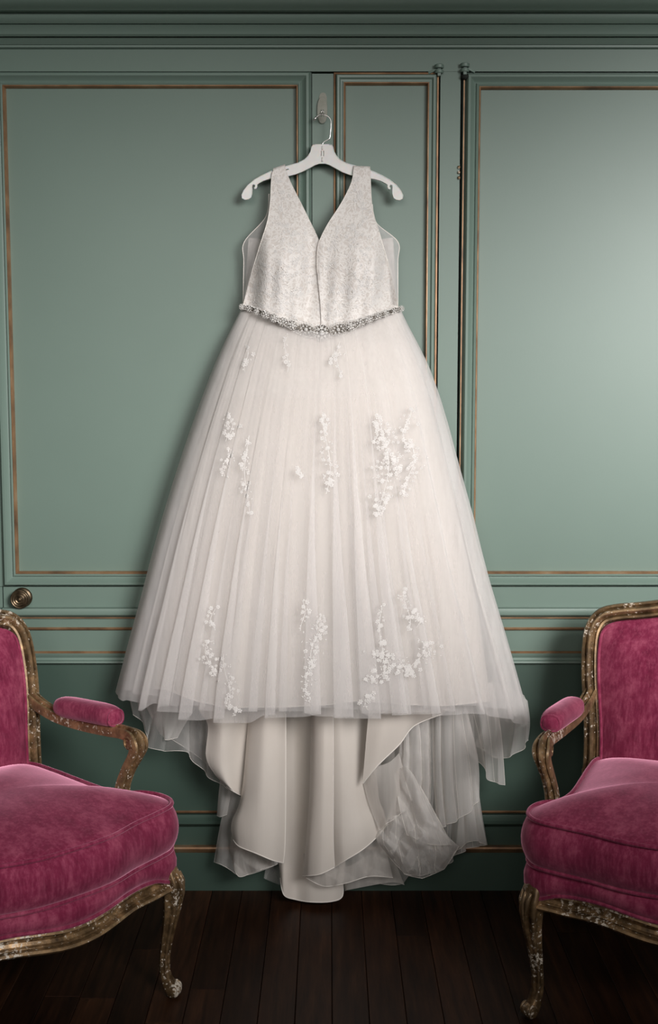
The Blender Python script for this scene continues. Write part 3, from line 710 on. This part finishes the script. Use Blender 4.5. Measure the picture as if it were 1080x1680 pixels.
# sheets of the train, one mesh each
def sheet(name, cols, m, nf=0, af=.0, crum=0, seed=0, nu=None, nv=48, hem=None, fin=0, parent=None, edges=(), lin=False):
    rr = random.Random(seed); p1, p2 = rr.uniform(0, 6), rr.uniform(0, 6)
    crease = [(math.cos(a_)*f_, math.sin(a_)*f_, rr.random(), k_) for a_, f_, k_ in [(rr.uniform(-.5, .5), rr.uniform(.018, .026), .45), (rr.uniform(.4, 1.0), rr.uniform(.016, .024), .35), (rr.uniform(-1.1, -.5), rr.uniform(.02, .034), .3), (rr.uniform(0, 3), .05, .15)]]
    K = max(len(c) for c in cols); rows = [crs([(c[0], c[1], c[2]) for c in col], nv+1) for col in cols]
    def f(u, v):
        j = int(round(v*nv)); row = [rows[k][j] for k in range(len(cols))]; q = cr(row, u)
        if lin: xx_ = u*(len(row)-1); i_ = min(int(xx_), len(row)-2); q = q.lerp(row[i_].lerp(row[i_+1], xx_-i_), .8)
        g = .35+.65*v; ph = 6.283*nf*u+p1+.9*math.sin(4*u+p2)+.5*math.sin(3*v+p2)
        y = q.z+af*g*math.cos(ph); x = q.x-math.sin(ph)*(af*380*g)*min(1, 5*u*(1-u)*2)
        if crum:
            nn = .5*noise.noise_vector(Vector((q.x*.022, q.y*.022, seed*3.1)))
            for (kx_, ky_, kp, ka) in crease:
                t_ = (q.x*kx_+q.y*ky_+kp+.8*nn.x) % 1.0; tw = 1-4*abs(t_-.5)
                nn = nn+Vector((ky_*18*tw, -kx_*12*tw, tw))*ka
            e = sm(0, .12, u)*sm(0, .12, 1-u)*sm(0, .1, 1-v)
            x += nn.x*crum*260*e; y += nn.z*crum; qy = q.y+nn.y*crum*260*e
        else: qy = q.y
        return W(x, qy, y)
    nu = nu or max(24, int(18*len(cols)))
    b = MB(); b.grid(f, nu, nv); o = dbuild(b, name, m, parent)
    if hem:
        b = MB(); b.tube([f(k/nu, 1.0) for k in range(nu+1)], hem, 6); dbuild(b, 'hem', M_HEM, o)
    for e in edges:
        b = MB(); b.tube([f(e, k/nv) for k in range(nv+1)], (hem or .001)*(1 if e in (0, 1) else .6), 6); dbuild(b, 'seam_and_fold', M_HEM, o)  # satin seams, plus bright crease lines added along the tulle folds
    return o
# --- satin train
sheet('train_panel', [[(436,1100,-.10),(448,1300,-.10),(460,1440,-.11)], [(462,1100,-.12),(466,1300,-.12),(466,1468,-.13)], [(482,1100,-.095),(484,1300,-.095),(486,1476,-.115)], [(510,1100,-.12),(510,1300,-.12),(512,1480,-.135)], [(540,1100,-.12),(540,1300,-.12),(544,1479,-.135)], [(566,1100,-.10),(564,1300,-.10),(562,1470,-.115)], [(590,1100,-.10),(584,1300,-.10),(562,1440,-.10)]], M_SATIN, seed=1, hem=.0014)
sheet('train_panel', [[(305,1100,-.16),(325,1162,-.165),(341,1190,-.17),(338,1240,-.17),(352,1270,-.165),(372,1290,-.16)], [(350,1100,-.20),(362,1165,-.205),(366,1205,-.20),(364,1250,-.19),(372,1282,-.18),(384,1299,-.17)], [(395,1100,-.17),(400,1160,-.16),(398,1210,-.15),(396,1250,-.145),(396,1290,-.14),(398,1306,-.14)], [(440,1100,-.11),(436,1160,-.11),(430,1210,-.11),(424,1250,-.11),(418,1290,-.11),(416,1310,-.11)]], M_SATIN, seed=2, hem=.0012)
sheet('train_panel', [[(412,1100,-.14),(398,1290,-.15),(380,1350,-.155),(383,1378,-.16)], [(418,1100,-.17),(404,1290,-.185),(392,1350,-.19),(393,1389,-.19)], [(436,1100,-.20),(428,1290,-.215),(420,1360,-.215),(420,1400,-.215)], [(455,1100,-.195),(452,1290,-.205),(448,1370,-.21),(446,1411,-.21)], [(469,1100,-.175),(469,1290,-.18),(468,1380,-.18),(465,1416,-.18)]], M_SATIN, seed=3, hem=.0014, edges=(1.0,))
sheet('train_panel', [[(512,1100,-.15),(508,1290,-.155),(501,1390,-.16),(497,1437,-.16)], [(518,1100,-.185),(514,1290,-.195),(508,1390,-.20),(506,1437,-.20)], [(532,1100,-.205),(530,1290,-.215),(527,1390,-.22),(526,1434,-.22)], [(547,1100,-.20),(547,1290,-.205),(547,1380,-.21),(549,1423,-.21)]], M_SATIN, seed=4, hem=.0014, edges=(1.0,))
sheet('train_panel', [[(547,1100,-.195),(547,1290,-.20),(547,1380,-.205),(549,1423,-.205)], [(560,1100,-.195),(562,1290,-.21),(563,1380,-.225),(566,1412,-.225)], [(582,1100,-.165),(584,1290,-.20),(592,1360,-.215),(595,1394,-.215)], [(604,1100,-.15),(606,1290,-.165),(616,1340,-.175),(620,1372,-.175)], [(612,1100,-.14),(620,1290,-.14),(630,1330,-.145),(636,1352,-.15)]], M_SATIN, seed=5, hem=.0014)
sheet('train_panel', [[(612,1100,-.215),(603,1190,-.22),(595,1286,-.225)], [(640,1100,-.235),(632,1180,-.235),(620,1256,-.23)], [(680,1100,-.215),(668,1160,-.215),(655,1222,-.21)], [(722,1100,-.20),(706,1150,-.20),(680,1191,-.195)], [(790,1100,-.17),(770,1140,-.17),(725,1172,-.17)]], M_SATIN, seed=6, hem=.0014)
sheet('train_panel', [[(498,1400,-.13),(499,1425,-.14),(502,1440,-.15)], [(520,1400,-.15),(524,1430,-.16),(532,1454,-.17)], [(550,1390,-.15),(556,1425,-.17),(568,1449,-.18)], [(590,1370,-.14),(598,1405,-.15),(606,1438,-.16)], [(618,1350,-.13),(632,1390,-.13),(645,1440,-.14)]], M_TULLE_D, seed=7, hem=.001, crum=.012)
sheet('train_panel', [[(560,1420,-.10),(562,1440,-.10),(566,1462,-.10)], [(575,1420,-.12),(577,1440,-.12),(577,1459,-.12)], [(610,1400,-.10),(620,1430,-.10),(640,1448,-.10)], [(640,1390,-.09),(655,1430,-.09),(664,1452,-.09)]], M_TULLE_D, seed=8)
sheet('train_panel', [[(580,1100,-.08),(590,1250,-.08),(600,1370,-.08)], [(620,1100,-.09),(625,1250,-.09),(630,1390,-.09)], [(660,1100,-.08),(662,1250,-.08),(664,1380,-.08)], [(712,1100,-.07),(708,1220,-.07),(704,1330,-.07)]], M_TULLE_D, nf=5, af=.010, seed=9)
# --- left tulle
sheet('tulle_train', [[(212,1100,-.07),(213,1145,-.08),(218,1172,-.08)], [(226,1100,-.09),(230,1160,-.10),(240,1194,-.10)], [(258,1100,-.12),(250,1170,-.12),(240,1221,-.12)], [(285,1100,-.13),(270,1180,-.14),(266,1232,-.14)], [(305,1100,-.13),(302,1190,-.13),(304,1234,-.13)], [(330,1100,-.12),(328,1200,-.12),(330,1262,-.12)], [(350,1100,-.12),(352,1220,-.12),(358,1285,-.12)], [(385,1100,-.12),(385,1240,-.12),(388,1300,-.12)]], M_TULLE_L, nf=6, af=.009, seed=11, hem=.0006)
sheet('tulle_train', [[(232,1110,-.10),(236,1150,-.10),(262,1203,-.10)], [(262,1110,-.13),(262,1160,-.14),(270,1212,-.15)], [(300,1110,-.15),(290,1170,-.15),(276,1214,-.15)], [(330,1150,-.16),(306,1185,-.15),(292,1210,-.13)]], M_TULLE_T, nf=2, af=.004, seed=12, hem=.0006)
sheet('tulle_train', [[(300,1130,-.09),(298,1180,-.09),(280,1212,-.10)], [(330,1130,-.08),(320,1200,-.08),(312,1232,-.09)], [(345,1150,-.10),(342,1220,-.10),(345,1258,-.10)], [(400,1180,-.10),(390,1250,-.10),(392,1304,-.10)]], M_TULLE_L, crum=.012, seed=13, hem=.0006)
sheet('tulle_train', [[(364,1260,-.08),(359,1300,-.08),(356,1338,-.08)], [(372,1260,-.10),(366,1300,-.10),(362,1340,-.10)], [(392,1260,-.10),(380,1300,-.10),(373,1336,-.10)]], M_TULLE_T, seed=14, hem=.0005)
sheet('tulle_train', [[(376,1290,-.08),(362,1350,-.08),(351,1414,-.08)], [(385,1300,-.10),(374,1360,-.10),(362,1418,-.10)], [(400,1310,-.10),(388,1370,-.11),(378,1428,-.11)], [(430,1330,-.12),(415,1390,-.13),(398,1437,-.13)], [(460,1350,-.11),(445,1400,-.12),(430,1428,-.13)], [(480,1360,-.09),(472,1400,-.09),(462,1414,-.09)]], M_TULLE_T, nf=2, af=.004, crum=.006, seed=15, hem=.0006)
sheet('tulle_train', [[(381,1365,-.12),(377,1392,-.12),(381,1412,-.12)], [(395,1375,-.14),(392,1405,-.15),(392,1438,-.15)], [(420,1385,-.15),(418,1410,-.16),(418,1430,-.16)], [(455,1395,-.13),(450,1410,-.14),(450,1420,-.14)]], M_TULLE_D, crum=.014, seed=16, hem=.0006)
sheet('tulle_train', [[(440,1380,-.06),(438,1410,-.06),(433,1441,-.06)], [(470,1380,-.06),(466,1420,-.06),(460,1452,-.06)], [(490,1380,-.07),(488,1420,-.07),(484,1455,-.07)]], M_TULLE_L, crum=.008, seed=17)
# --- right tulle
sheet('tulle_train', [[(866,1150,-.06),(870,1185,-.06),(867,1214,-.06)], [(858,1140,-.07),(860,1190,-.08),(856,1230,-.08)], [(840,1130,-.08),(842,1190,-.09),(832,1243,-.09)], [(815,1120,-.08),(818,1190,-.08),(806,1240,-.08)], [(790,1120,-.07),(795,1180,-.07),(780,1220,-.07)]], M_TULLE_T, nf=3, af=.008, seed=21, hem=.0006)
sheet('tulle_train', [[(808,1120,-.10),(822,1200,-.10),(829,1288,-.10)], [(795,1120,-.12),(808,1210,-.12),(812,1284,-.12)], [(775,1120,-.13),(792,1210,-.13),(800,1275,-.13)], [(745,1120,-.11),(770,1200,-.11),(786,1250,-.11)], [(720,1120,-.10),(745,1190,-.10),(765,1228,-.10)]], M_TULLE_T, nf=3, af=.009, seed=22, hem=.0006, edges=(0, .3, .6))
sheet('tulle_train', [[(711,1120,-.15),(711,1250,-.155),(718,1361,-.16)], [(722,1120,-.17),(724,1250,-.18),(732,1354,-.18)], [(742,1120,-.17),(744,1250,-.17),(752,1345,-.17)], [(748,1120,-.14),(768,1250,-.14),(776,1326,-.14)], [(760,1140,-.12),(784,1240,-.12),(787,1310,-.12)]], M_TULLE_T, nf=4, af=.008, seed=23, hem=.0006, edges=(0.0, .25, .55, .8))
sheet('tulle_train', [[(660,1170,-.06),(650,1290,-.07),(640,1400,-.07)], [(690,1150,-.08),(690,1290,-.08),(680,1410,-.08)], [(720,1150,-.06),(725,1290,-.06),(720,1425,-.06)], [(750,1150,-.08),(755,1290,-.08),(762,1395,-.08)], [(775,1150,-.06),(785,1290,-.06),(800,1386,-.06)]], M_TULLE_T, nf=8, af=.012, crum=.004, seed=24, hem=.0006, edges=(.09, .22, .34, .47, .58, .71, .83, .93))
sheet('tulle_train', [[(745,1280,-.10),(752,1330,-.10),(748,1396,-.10)], [(760,1280,-.11),(768,1340,-.11),(775,1380,-.11)], [(780,1270,-.09),(786,1320,-.09),(800,1386,-.09)]], M_TULLE_T, nf=2, af=.005, seed=33, hem=.0005)
sheet('tulle_train', [[(656,1190,-.16),(652,1280,-.16),(636,1345,-.17)], [(668,1185,-.18),(668,1280,-.18),(662,1330,-.18)], [(690,1180,-.17),(696,1280,-.17),(690,1360,-.17)], [(705,1180,-.15),(708,1270,-.15),(706,1330,-.15)]], M_TULLE_T, nf=4, af=.009, crum=.006, seed=25, hem=.0006, edges=(0, .3, .62, .9))
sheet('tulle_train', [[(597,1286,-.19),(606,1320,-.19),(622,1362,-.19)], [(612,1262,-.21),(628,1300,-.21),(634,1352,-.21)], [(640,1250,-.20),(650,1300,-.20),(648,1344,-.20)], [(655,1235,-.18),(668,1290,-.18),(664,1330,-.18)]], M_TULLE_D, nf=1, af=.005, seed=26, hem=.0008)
for k, (sd, m_) in enumerate(((27, M_TULLE_L), (28, M_TULLE_T))):
    j = k*4
    sheet('tulle_train', [[(622,1358,-.16+k*.02),(618,1378,-.18+k*.02),(640-j,1402,-.17+k*.02)], [(642+j,1338,-.19+k*.02),(645,1385,-.20+k*.02),(664,1434,-.18+k*.02)], [(680,1335+j,-.20+k*.02),(690,1380,-.22+k*.02),(692,1441-j,-.19+k*.02)], [(715,1350,-.18+k*.02),(728,1385,-.20+k*.02),(730-j,1426,-.17+k*.02)], [(735,1372,-.15+k*.02),(748,1384,-.15+k*.02),(753,1388,-.14+k*.02)]], m_, nf=2, af=.003, crum=.026-.004*k, seed=sd, hem=.0008, nv=60, nu=110, lin=True, edges=(.12+.05*k, .3, .47, .66-.07*k, .85))
sheet('tulle_train', [[(648,1270,-.19),(655,1320,-.20),(668,1370,-.20)], [(668,1260,-.21),(690,1330,-.23),(706,1385,-.22)], [(690,1290,-.19),(720,1345,-.20),(742,1386,-.19)]], M_TULLE_T, nf=2, af=.006, crum=.015, seed=30, hem=.0006, edges=(0, .35, .7, 1))
sheet('tulle_train', [[(625,1380,-.07),(610,1410,-.07),(602,1446,-.07)], [(650,1380,-.08),(645,1420,-.08),(640,1452,-.08)], [(690,1380,-.07),(680,1420,-.07),(662,1450,-.07)]], M_TULLE_T, crum=.012, seed=31, hem=.0005)

# --- bodice
LL = [(274, 452), (283, 446.5), (300, 445), (330, 444), (360, 440), (380, 434), (395, 429), (430, 418), (460, 409), (500, 399), (520, 398)]
LR = [(274, 467), (283, 470), (306, 480), (339, 497), (372, 513), (395, 525), (420, 526), (450, 530), (500, 536), (550, 538)]
RL = [(277, 581), (298, 578), (317, 569), (339, 557), (365, 539), (391, 525.5), (404, 521), (430, 520), (450, 521), (500, 526), (550, 528)]
RR = [(277, 607.5), (310, 608.5), (335, 610), (360, 615), (376, 621), (400, 628), (430, 637), (460, 645), (495, 652), (520, 655)]
def bdep(x, py):
    "depth of the front of the bodice at pixel x,py"
    g = sm(285, 420, py); w_ = sm(0, 45, min(x-398, 655-x)) if py > 380 else 1
    bust = math.exp(-((x-466)/34)**2)+math.exp(-((x-588)/34)**2)
    d = -.058-.052*g*w_-.022*g*bust*math.exp(-((py-440)/60)**2)-.012*sm(470, 540, py)
    d += .018*g*math.exp(-((x-512)/16)**2)*(1-sm(500, 545, py)*.7)
    d += .0025*math.sin(x*.21+py*.018)*sm(380, 470, py)
    return d
def panel_(Lt, Rt, top, botf, name, sgn):
    def f(u, v):
        # bottom row follows the belt
        xb = tab(Lt, 510)+(tab(Rt, 540)-tab(Lt, 510))*u; bot = tab(BELT, xb)
        tp = top(u); py = tp+(bot-tp)*v
        l, r_ = stab(Lt, py), stab(Rt, py); x = l+(r_-l)*u
        return W(x, py, bdep(x, py)+(-.004*sm(.12, 0, u)*0 if sgn > 0 else 0)-(.006 if sgn > 0 else 0)*math.exp(-(x-522)**2/120))
    b = MB(); b.grid(f, 70, 150); o = dbuild(b, name, M_BODICE)
    for e in (0.0, 1.0):
        b = MB(); b.tube([f(e, k/150) for k in range(151)][: (151 if (e == 0) == (sgn < 0) else (96 if sgn > 0 else 60))], .0010 if (e == 0) == (sgn < 0) else .0007, 6); dbuild(b, 'edging', M_HEM, o)
    # strap folded over the hanger
    def g(u, v):
        a = math.pi*v; q = f(u, 0); c = Vector((q.x, hy, q.z))
        return Vector((q.x, -.045-.013*math.cos(a), q.z+.010*math.sin(a)-.05*max(0, v-.5)*2*0))
    b = MB(); b.grid(g, 12, 12); q0 = [g(k/12, 1) for k in range(13)]
    b.grid(lambda u, v: (lambda q: Vector((q.x+(0.012*sgn*-1)*v, q.y+.004*v, q.z-.10*v)))(g(u, 1)), 12, 10)
    dbuild(b, 'strap', M_BODICE, o)
    return o, f
bl_, fL = panel_(LL, LR, lambda u: 281-7*u, None, 'bodice_panel', -1)
br_, fR = panel_(RL, RR, lambda u: 277+1*u, None, 'bodice_panel', 1)
# inside of the back of the bodice
b = MB(); b.grid(lambda u, v: W(400+253*u+(.5-u)*16*(1-v), 408+100*v+18*(1-v)*math.cos((u-.5)*6.2), -.038+.006*math.cos(9*u)), 50, 16); dbuild(b, 'back_panel', M_BODICE)
# sheer side insets
for pts_i, pts_o in (([(443, 318, -.062), (440, 355, -.064), (432, 388, -.07), (418, 430, -.085), (400, 497, -.10)], [(441.5, 318, -.055), (436, 356, -.05), (401, 397, -.045), (400, 430, -.045), (399, 503, -.06)]),
                     ([(610, 335, -.062), (616, 362, -.064), (627, 397, -.07), (638, 435, -.085), (652, 495, -.10)], [(611, 335, -.055), (618, 366, -.05), (653, 397, -.045), (653, 430, -.045), (653, 503, -.06)])):
    A, B_ = crs(pts_i, 41), crs(pts_o[:2]+[pts_o[2]]+pts_o[3:], 41)
    def f(u, v, A=A, B_=B_):
        q = A[int(round(v*40))].lerp(B_[int(round(v*40))], u); return W(q.x, q.y, q.z+.004*math.sin(math.pi*u)*math.sin(9*v))
    b = MB(); b.grid(f, 14, 40); o = dbuild(b, 'sheer_side', M_TULLE)
    b = MB(); b.tube([f(1, k/40) for k in range(41)], .0012, 6); dbuild(b, 'edging', M_HEM, o)

# --- lace appliques: petals, leaves and stems lying on the cloth
def bvh(objs):
    vs = []; fs = []
    for o in objs:
        k = len(vs); vs += [v.co+DO for v in o.data.vertices]; fs += [tuple(i+k for i in p.vertices) for p in o.data.polygons]
    return BVHTree.FromPolygons(vs, fs)
T_SK = bvh([t_out, t_in]); T_BO = bvh([bl_, br_])
EYE = Vector((0, -CD, CH))
def hit(T, x, py):
    q = W(x, py, -.1); d = (q-EYE).normalized(); r_ = T.ray_cast(EYE, d)
    return (r_[0], r_[1] if r_[1].y < 0 else -r_[1]) if r_[0] else (None, None)
def put(b, T, pl, faces, lift=.0008):
    vs = []
    for x, py, l_ in pl:
        h, n_ = hit(T, x, py)
        if h is None: return
        vs.append(h+Vector((0, -1, 0))*(lift+l_))
    ys = [v.y for v in vs]; md = sorted(ys)[len(ys)//2]
    for v in vs: v.y = min(max(v.y, md-.006), md+.004)
    b.add(vs, faces)
def leafm(b, T, x, y, a, L, wd, rr):
    ca, sa = math.cos(a), math.sin(a)
    pl = []
    for t, w_ in ((0, .0), (.25, .8), (.6, 1.0), (1, 0)):
        for s in (-1, 0, 1): pl.append((x+ca*L*t-sa*wd*w_*s, y+sa*L*t+ca*wd*w_*s, .0005 if s == 0 else 0))
    put(b, T, pl, [(0, 1, 4, 3), (1, 2, 5, 4), (3, 4, 7, 6), (4, 5, 8, 7), (6, 7, 10, 9), (7, 8, 11, 10)])
def flower(b, T, x, y, r, rr):
    n = rr.choice((5, 5, 6)); a0 = rr.uniform(0, 6)
    for k in range(n): leafm(b, T, x+math.cos(a0+k*6.283/n)*r*.2, y+math.sin(a0+k*6.283/n)*r*.2, a0+k*6.283/n, r*.85, r*.34, rr)
    leafm(b, T, x-r*.22, y, 0, r*.44, r*.22, rr)
def spray(x, y, w_, h, n, seed, T, size=3.8):
    n = int(n*1.7)
    rr = random.Random(seed); b = MB(); prev = None
    m_ = max(6, int(h/5)); stem = []
    for k in range(m_+1):
        t = k/m_; stem.append((x+math.sin(t*5+seed)*w_*.28, y-h/2+h*t))
    for (x0, y0), (x1, y1) in zip(stem, stem[1:]):
        put(b, T, [(x0-.5, y0, 0), (x0+.5, y0, 0), (x1+.5, y1, 0), (x1-.5, y1, 0)], [(0, 1, 2, 3)])
    for k in range(n):
        t = rr.random(); q = stem[int(t*m_)]; env = math.sin(math.pi*min(max(t, .06), .94))**.6
        xx = q[0]+rr.gauss(0, .33)*w_*env; yy = q[1]+rr.uniform(-3, 3)
        if rr.random() < .45: flower(b, T, xx, yy, size*rr.uniform(.6, 1.1), rr)
        else: leafm(b, T, xx, yy, rr.uniform(0, 6.28), size*rr.uniform(.7, 1.4), size*rr.uniform(.18, .32), rr)
    o = dbuild(b, 'lace_applique', M_LACE); 
    for p in o.data.polygons: p.use_smooth = False
    return o
SP = [(376, 702, 20, 44, 20), (404, 590, 12, 40, 8), (372, 762, 26, 50, 16), (406, 780, 16, 130, 34), (491, 777, 11, 14, 8), (536, 745, 22, 130, 46), (628, 765, 36, 165, 120), (672, 770, 30, 90, 40),
      (668, 700, 24, 60, 22), (350, 1016, 16, 36, 12), (344, 1080, 26, 60, 30), (372, 1118, 20, 90, 26), (384, 1166, 14, 18, 9), (497, 1010, 14, 50, 12), (518, 1052, 30, 90, 52), (506, 1118, 16, 70, 26),
      (626, 1040, 12, 90, 24), (668, 1000, 20, 70, 26), (686, 1014, 16, 30, 12), (624, 1096, 52, 52, 60), (685, 1082, 46, 60, 46), (603, 1152, 16, 26, 14), (556, 590, 14, 60, 12), (470, 580, 12, 60, 8)]
for i, (x, y, w_, h, n) in enumerate(SP): spray(x, y, w_, h, n, 100+i, T_SK)
BS = [(457, 330, 20, 80, 20), (470, 430, 50, 120, 80), (430, 470, 30, 70, 34), (480, 500, 46, 50, 40), (500, 430, 20, 110, 26), (590, 330, 20, 80, 20), (588, 430, 54, 120, 84), (622, 470, 30, 60, 30), (560, 500, 50, 60, 46), (545, 430, 26, 110, 36)]
for i, (x, y, w_, h, n) in enumerate(BS): spray(x, y, w_, h, n, 200+i, T_BO, 3.8)
# sparkling beads scattered over the bodice lace
b = MB(); rr = random.Random(9)
for (cx, cy, s_, n) in ((467, 448, 9, 14), (500, 436, 9, 8), (485, 475, 10, 10), (541, 438, 8, 12), (575, 450, 16, 12), (613, 470, 12, 10), (560, 510, 24, 14), (450, 500, 20, 8), (600, 505, 20, 10), (470, 400, 24, 8), (580, 395, 24, 8)):
    for _ in range(n):
        h, n_ = hit(T_BO, cx+rr.gauss(0, 1)*s_*.7, cy+rr.gauss(0, 1)*s_*.7)
        if h: b.ball(h+Vector((0, -.0015, 0)), .0012, 6, 4)
o = dbuild(b, 'beading', M_CRYSTAL); o['kind'] = 'stuff'
# --- jewelled belt
def beltpt(x, off=0.0): 
    yb = tab(BELT, x); e = min(1, (x-396)/30, (658-x)/30) if 396 < x < 658 else 0
    return W(x, yb+off, bdep(min(max(x, 399), 654), yb)-.023)
b = MB()
ROS = [(528, 12.5, 12), (504, 8.5, 14), (555, 8.5, 14)]
for s_ in (-1, 1):
    x_ = 528+s_*48
    for k in range(7): ROS.append((x_, 6.8-.38*k, 8)); x_ += s_*(15-.5*k)
def bandh(x): return max([2.2]+[h*math.sqrt(max(0, 1-((x-c)/w_)**2)) for c, h, w_ in ROS])
def bandf(u, v):
    x = 396+262*u; return beltpt(x, (v-.5)*2*bandh(x))
b.grid(bandf, 520, 4); belt = dbuild(b, 'jewelled_belt', M_BEADING)
def rosette(x, r, oval_=1.0, big=False):
    b = MB(); c = beltpt(x); sl = (tab(BELT, x+4)-tab(BELT, x-4))/8; ang = -math.atan(sl); ca, sa = math.cos(ang), math.sin(ang)
    P_ = lambda a, c_, d: c+Vector((a*ca-c_*sa, -.003-d, a*sa+c_*ca))
    b.ball(P_(0, 0, .002), r*.34, 7, 4, (1, .7, 1))
    n = 8 if big else 6
    for k in range(n):
        a = 6.283*k/n; b.ball(P_(math.cos(a)*r*.58*oval_, math.sin(a)*r*.58, .001), r*(.20 if big else .27), 6, 4, (1, .7, 1))
    n = 22 if big else 13
    for k in range(n):
        a = 6.283*k/n; b.ball(P_(math.cos(a)*r*.98*oval_, math.sin(a)*r*.98, 0), r*(.12 if big else .17), 6, 4)
    if big:
        for k in range(14):
            a = 6.283*k/14; b.ball(P_(math.cos(a)*r*.80*oval_, math.sin(a)*r*.8, .0015), r*.09, 6, 4, (1, .7, 1))
    o = dbuild(b, 'rhinestone_rosette', M_CRYSTAL, belt)
    for p in o.data.polygons: p.use_smooth = False
rosette(528, .0205, 1.0, True); rosette(502, .0145, 1.5, True); rosette(555, .0145, 1.5, True)
for s in (-1, 1):
    x = 528+s*48
    for k in range(7):
        r = .0112-.0006*k; rosette(x, r, 1.25 if k % 2 else 1.0); x += s*(15-.5*k)
# scrolled bead edges joining the brooch to the belt
b = MB()
for s in (-1, 1):
    for e in (-1, 1):
        for k in range(34):
            t = k/33; x = 528+s*(12+50*t); b.ball(beltpt(x, e*(10.5*math.sin(math.pi*min(t*.62+.28, 1))+1.2))+Vector((0, -.003, 0)), .0012, 6, 4)
    for e in (-1, 1):
        for k in range(70):
            t = k/69; x = 528+s*(60+66*t)
            b.ball(beltpt(x, e*(3.1+1.4*abs(math.sin(t*16))))+Vector((0, -.002, 0)), .0010, 5, 4)
o = dbuild(b, 'bead_edging', M_CRYSTAL, belt); o['kind'] = 'stuff'
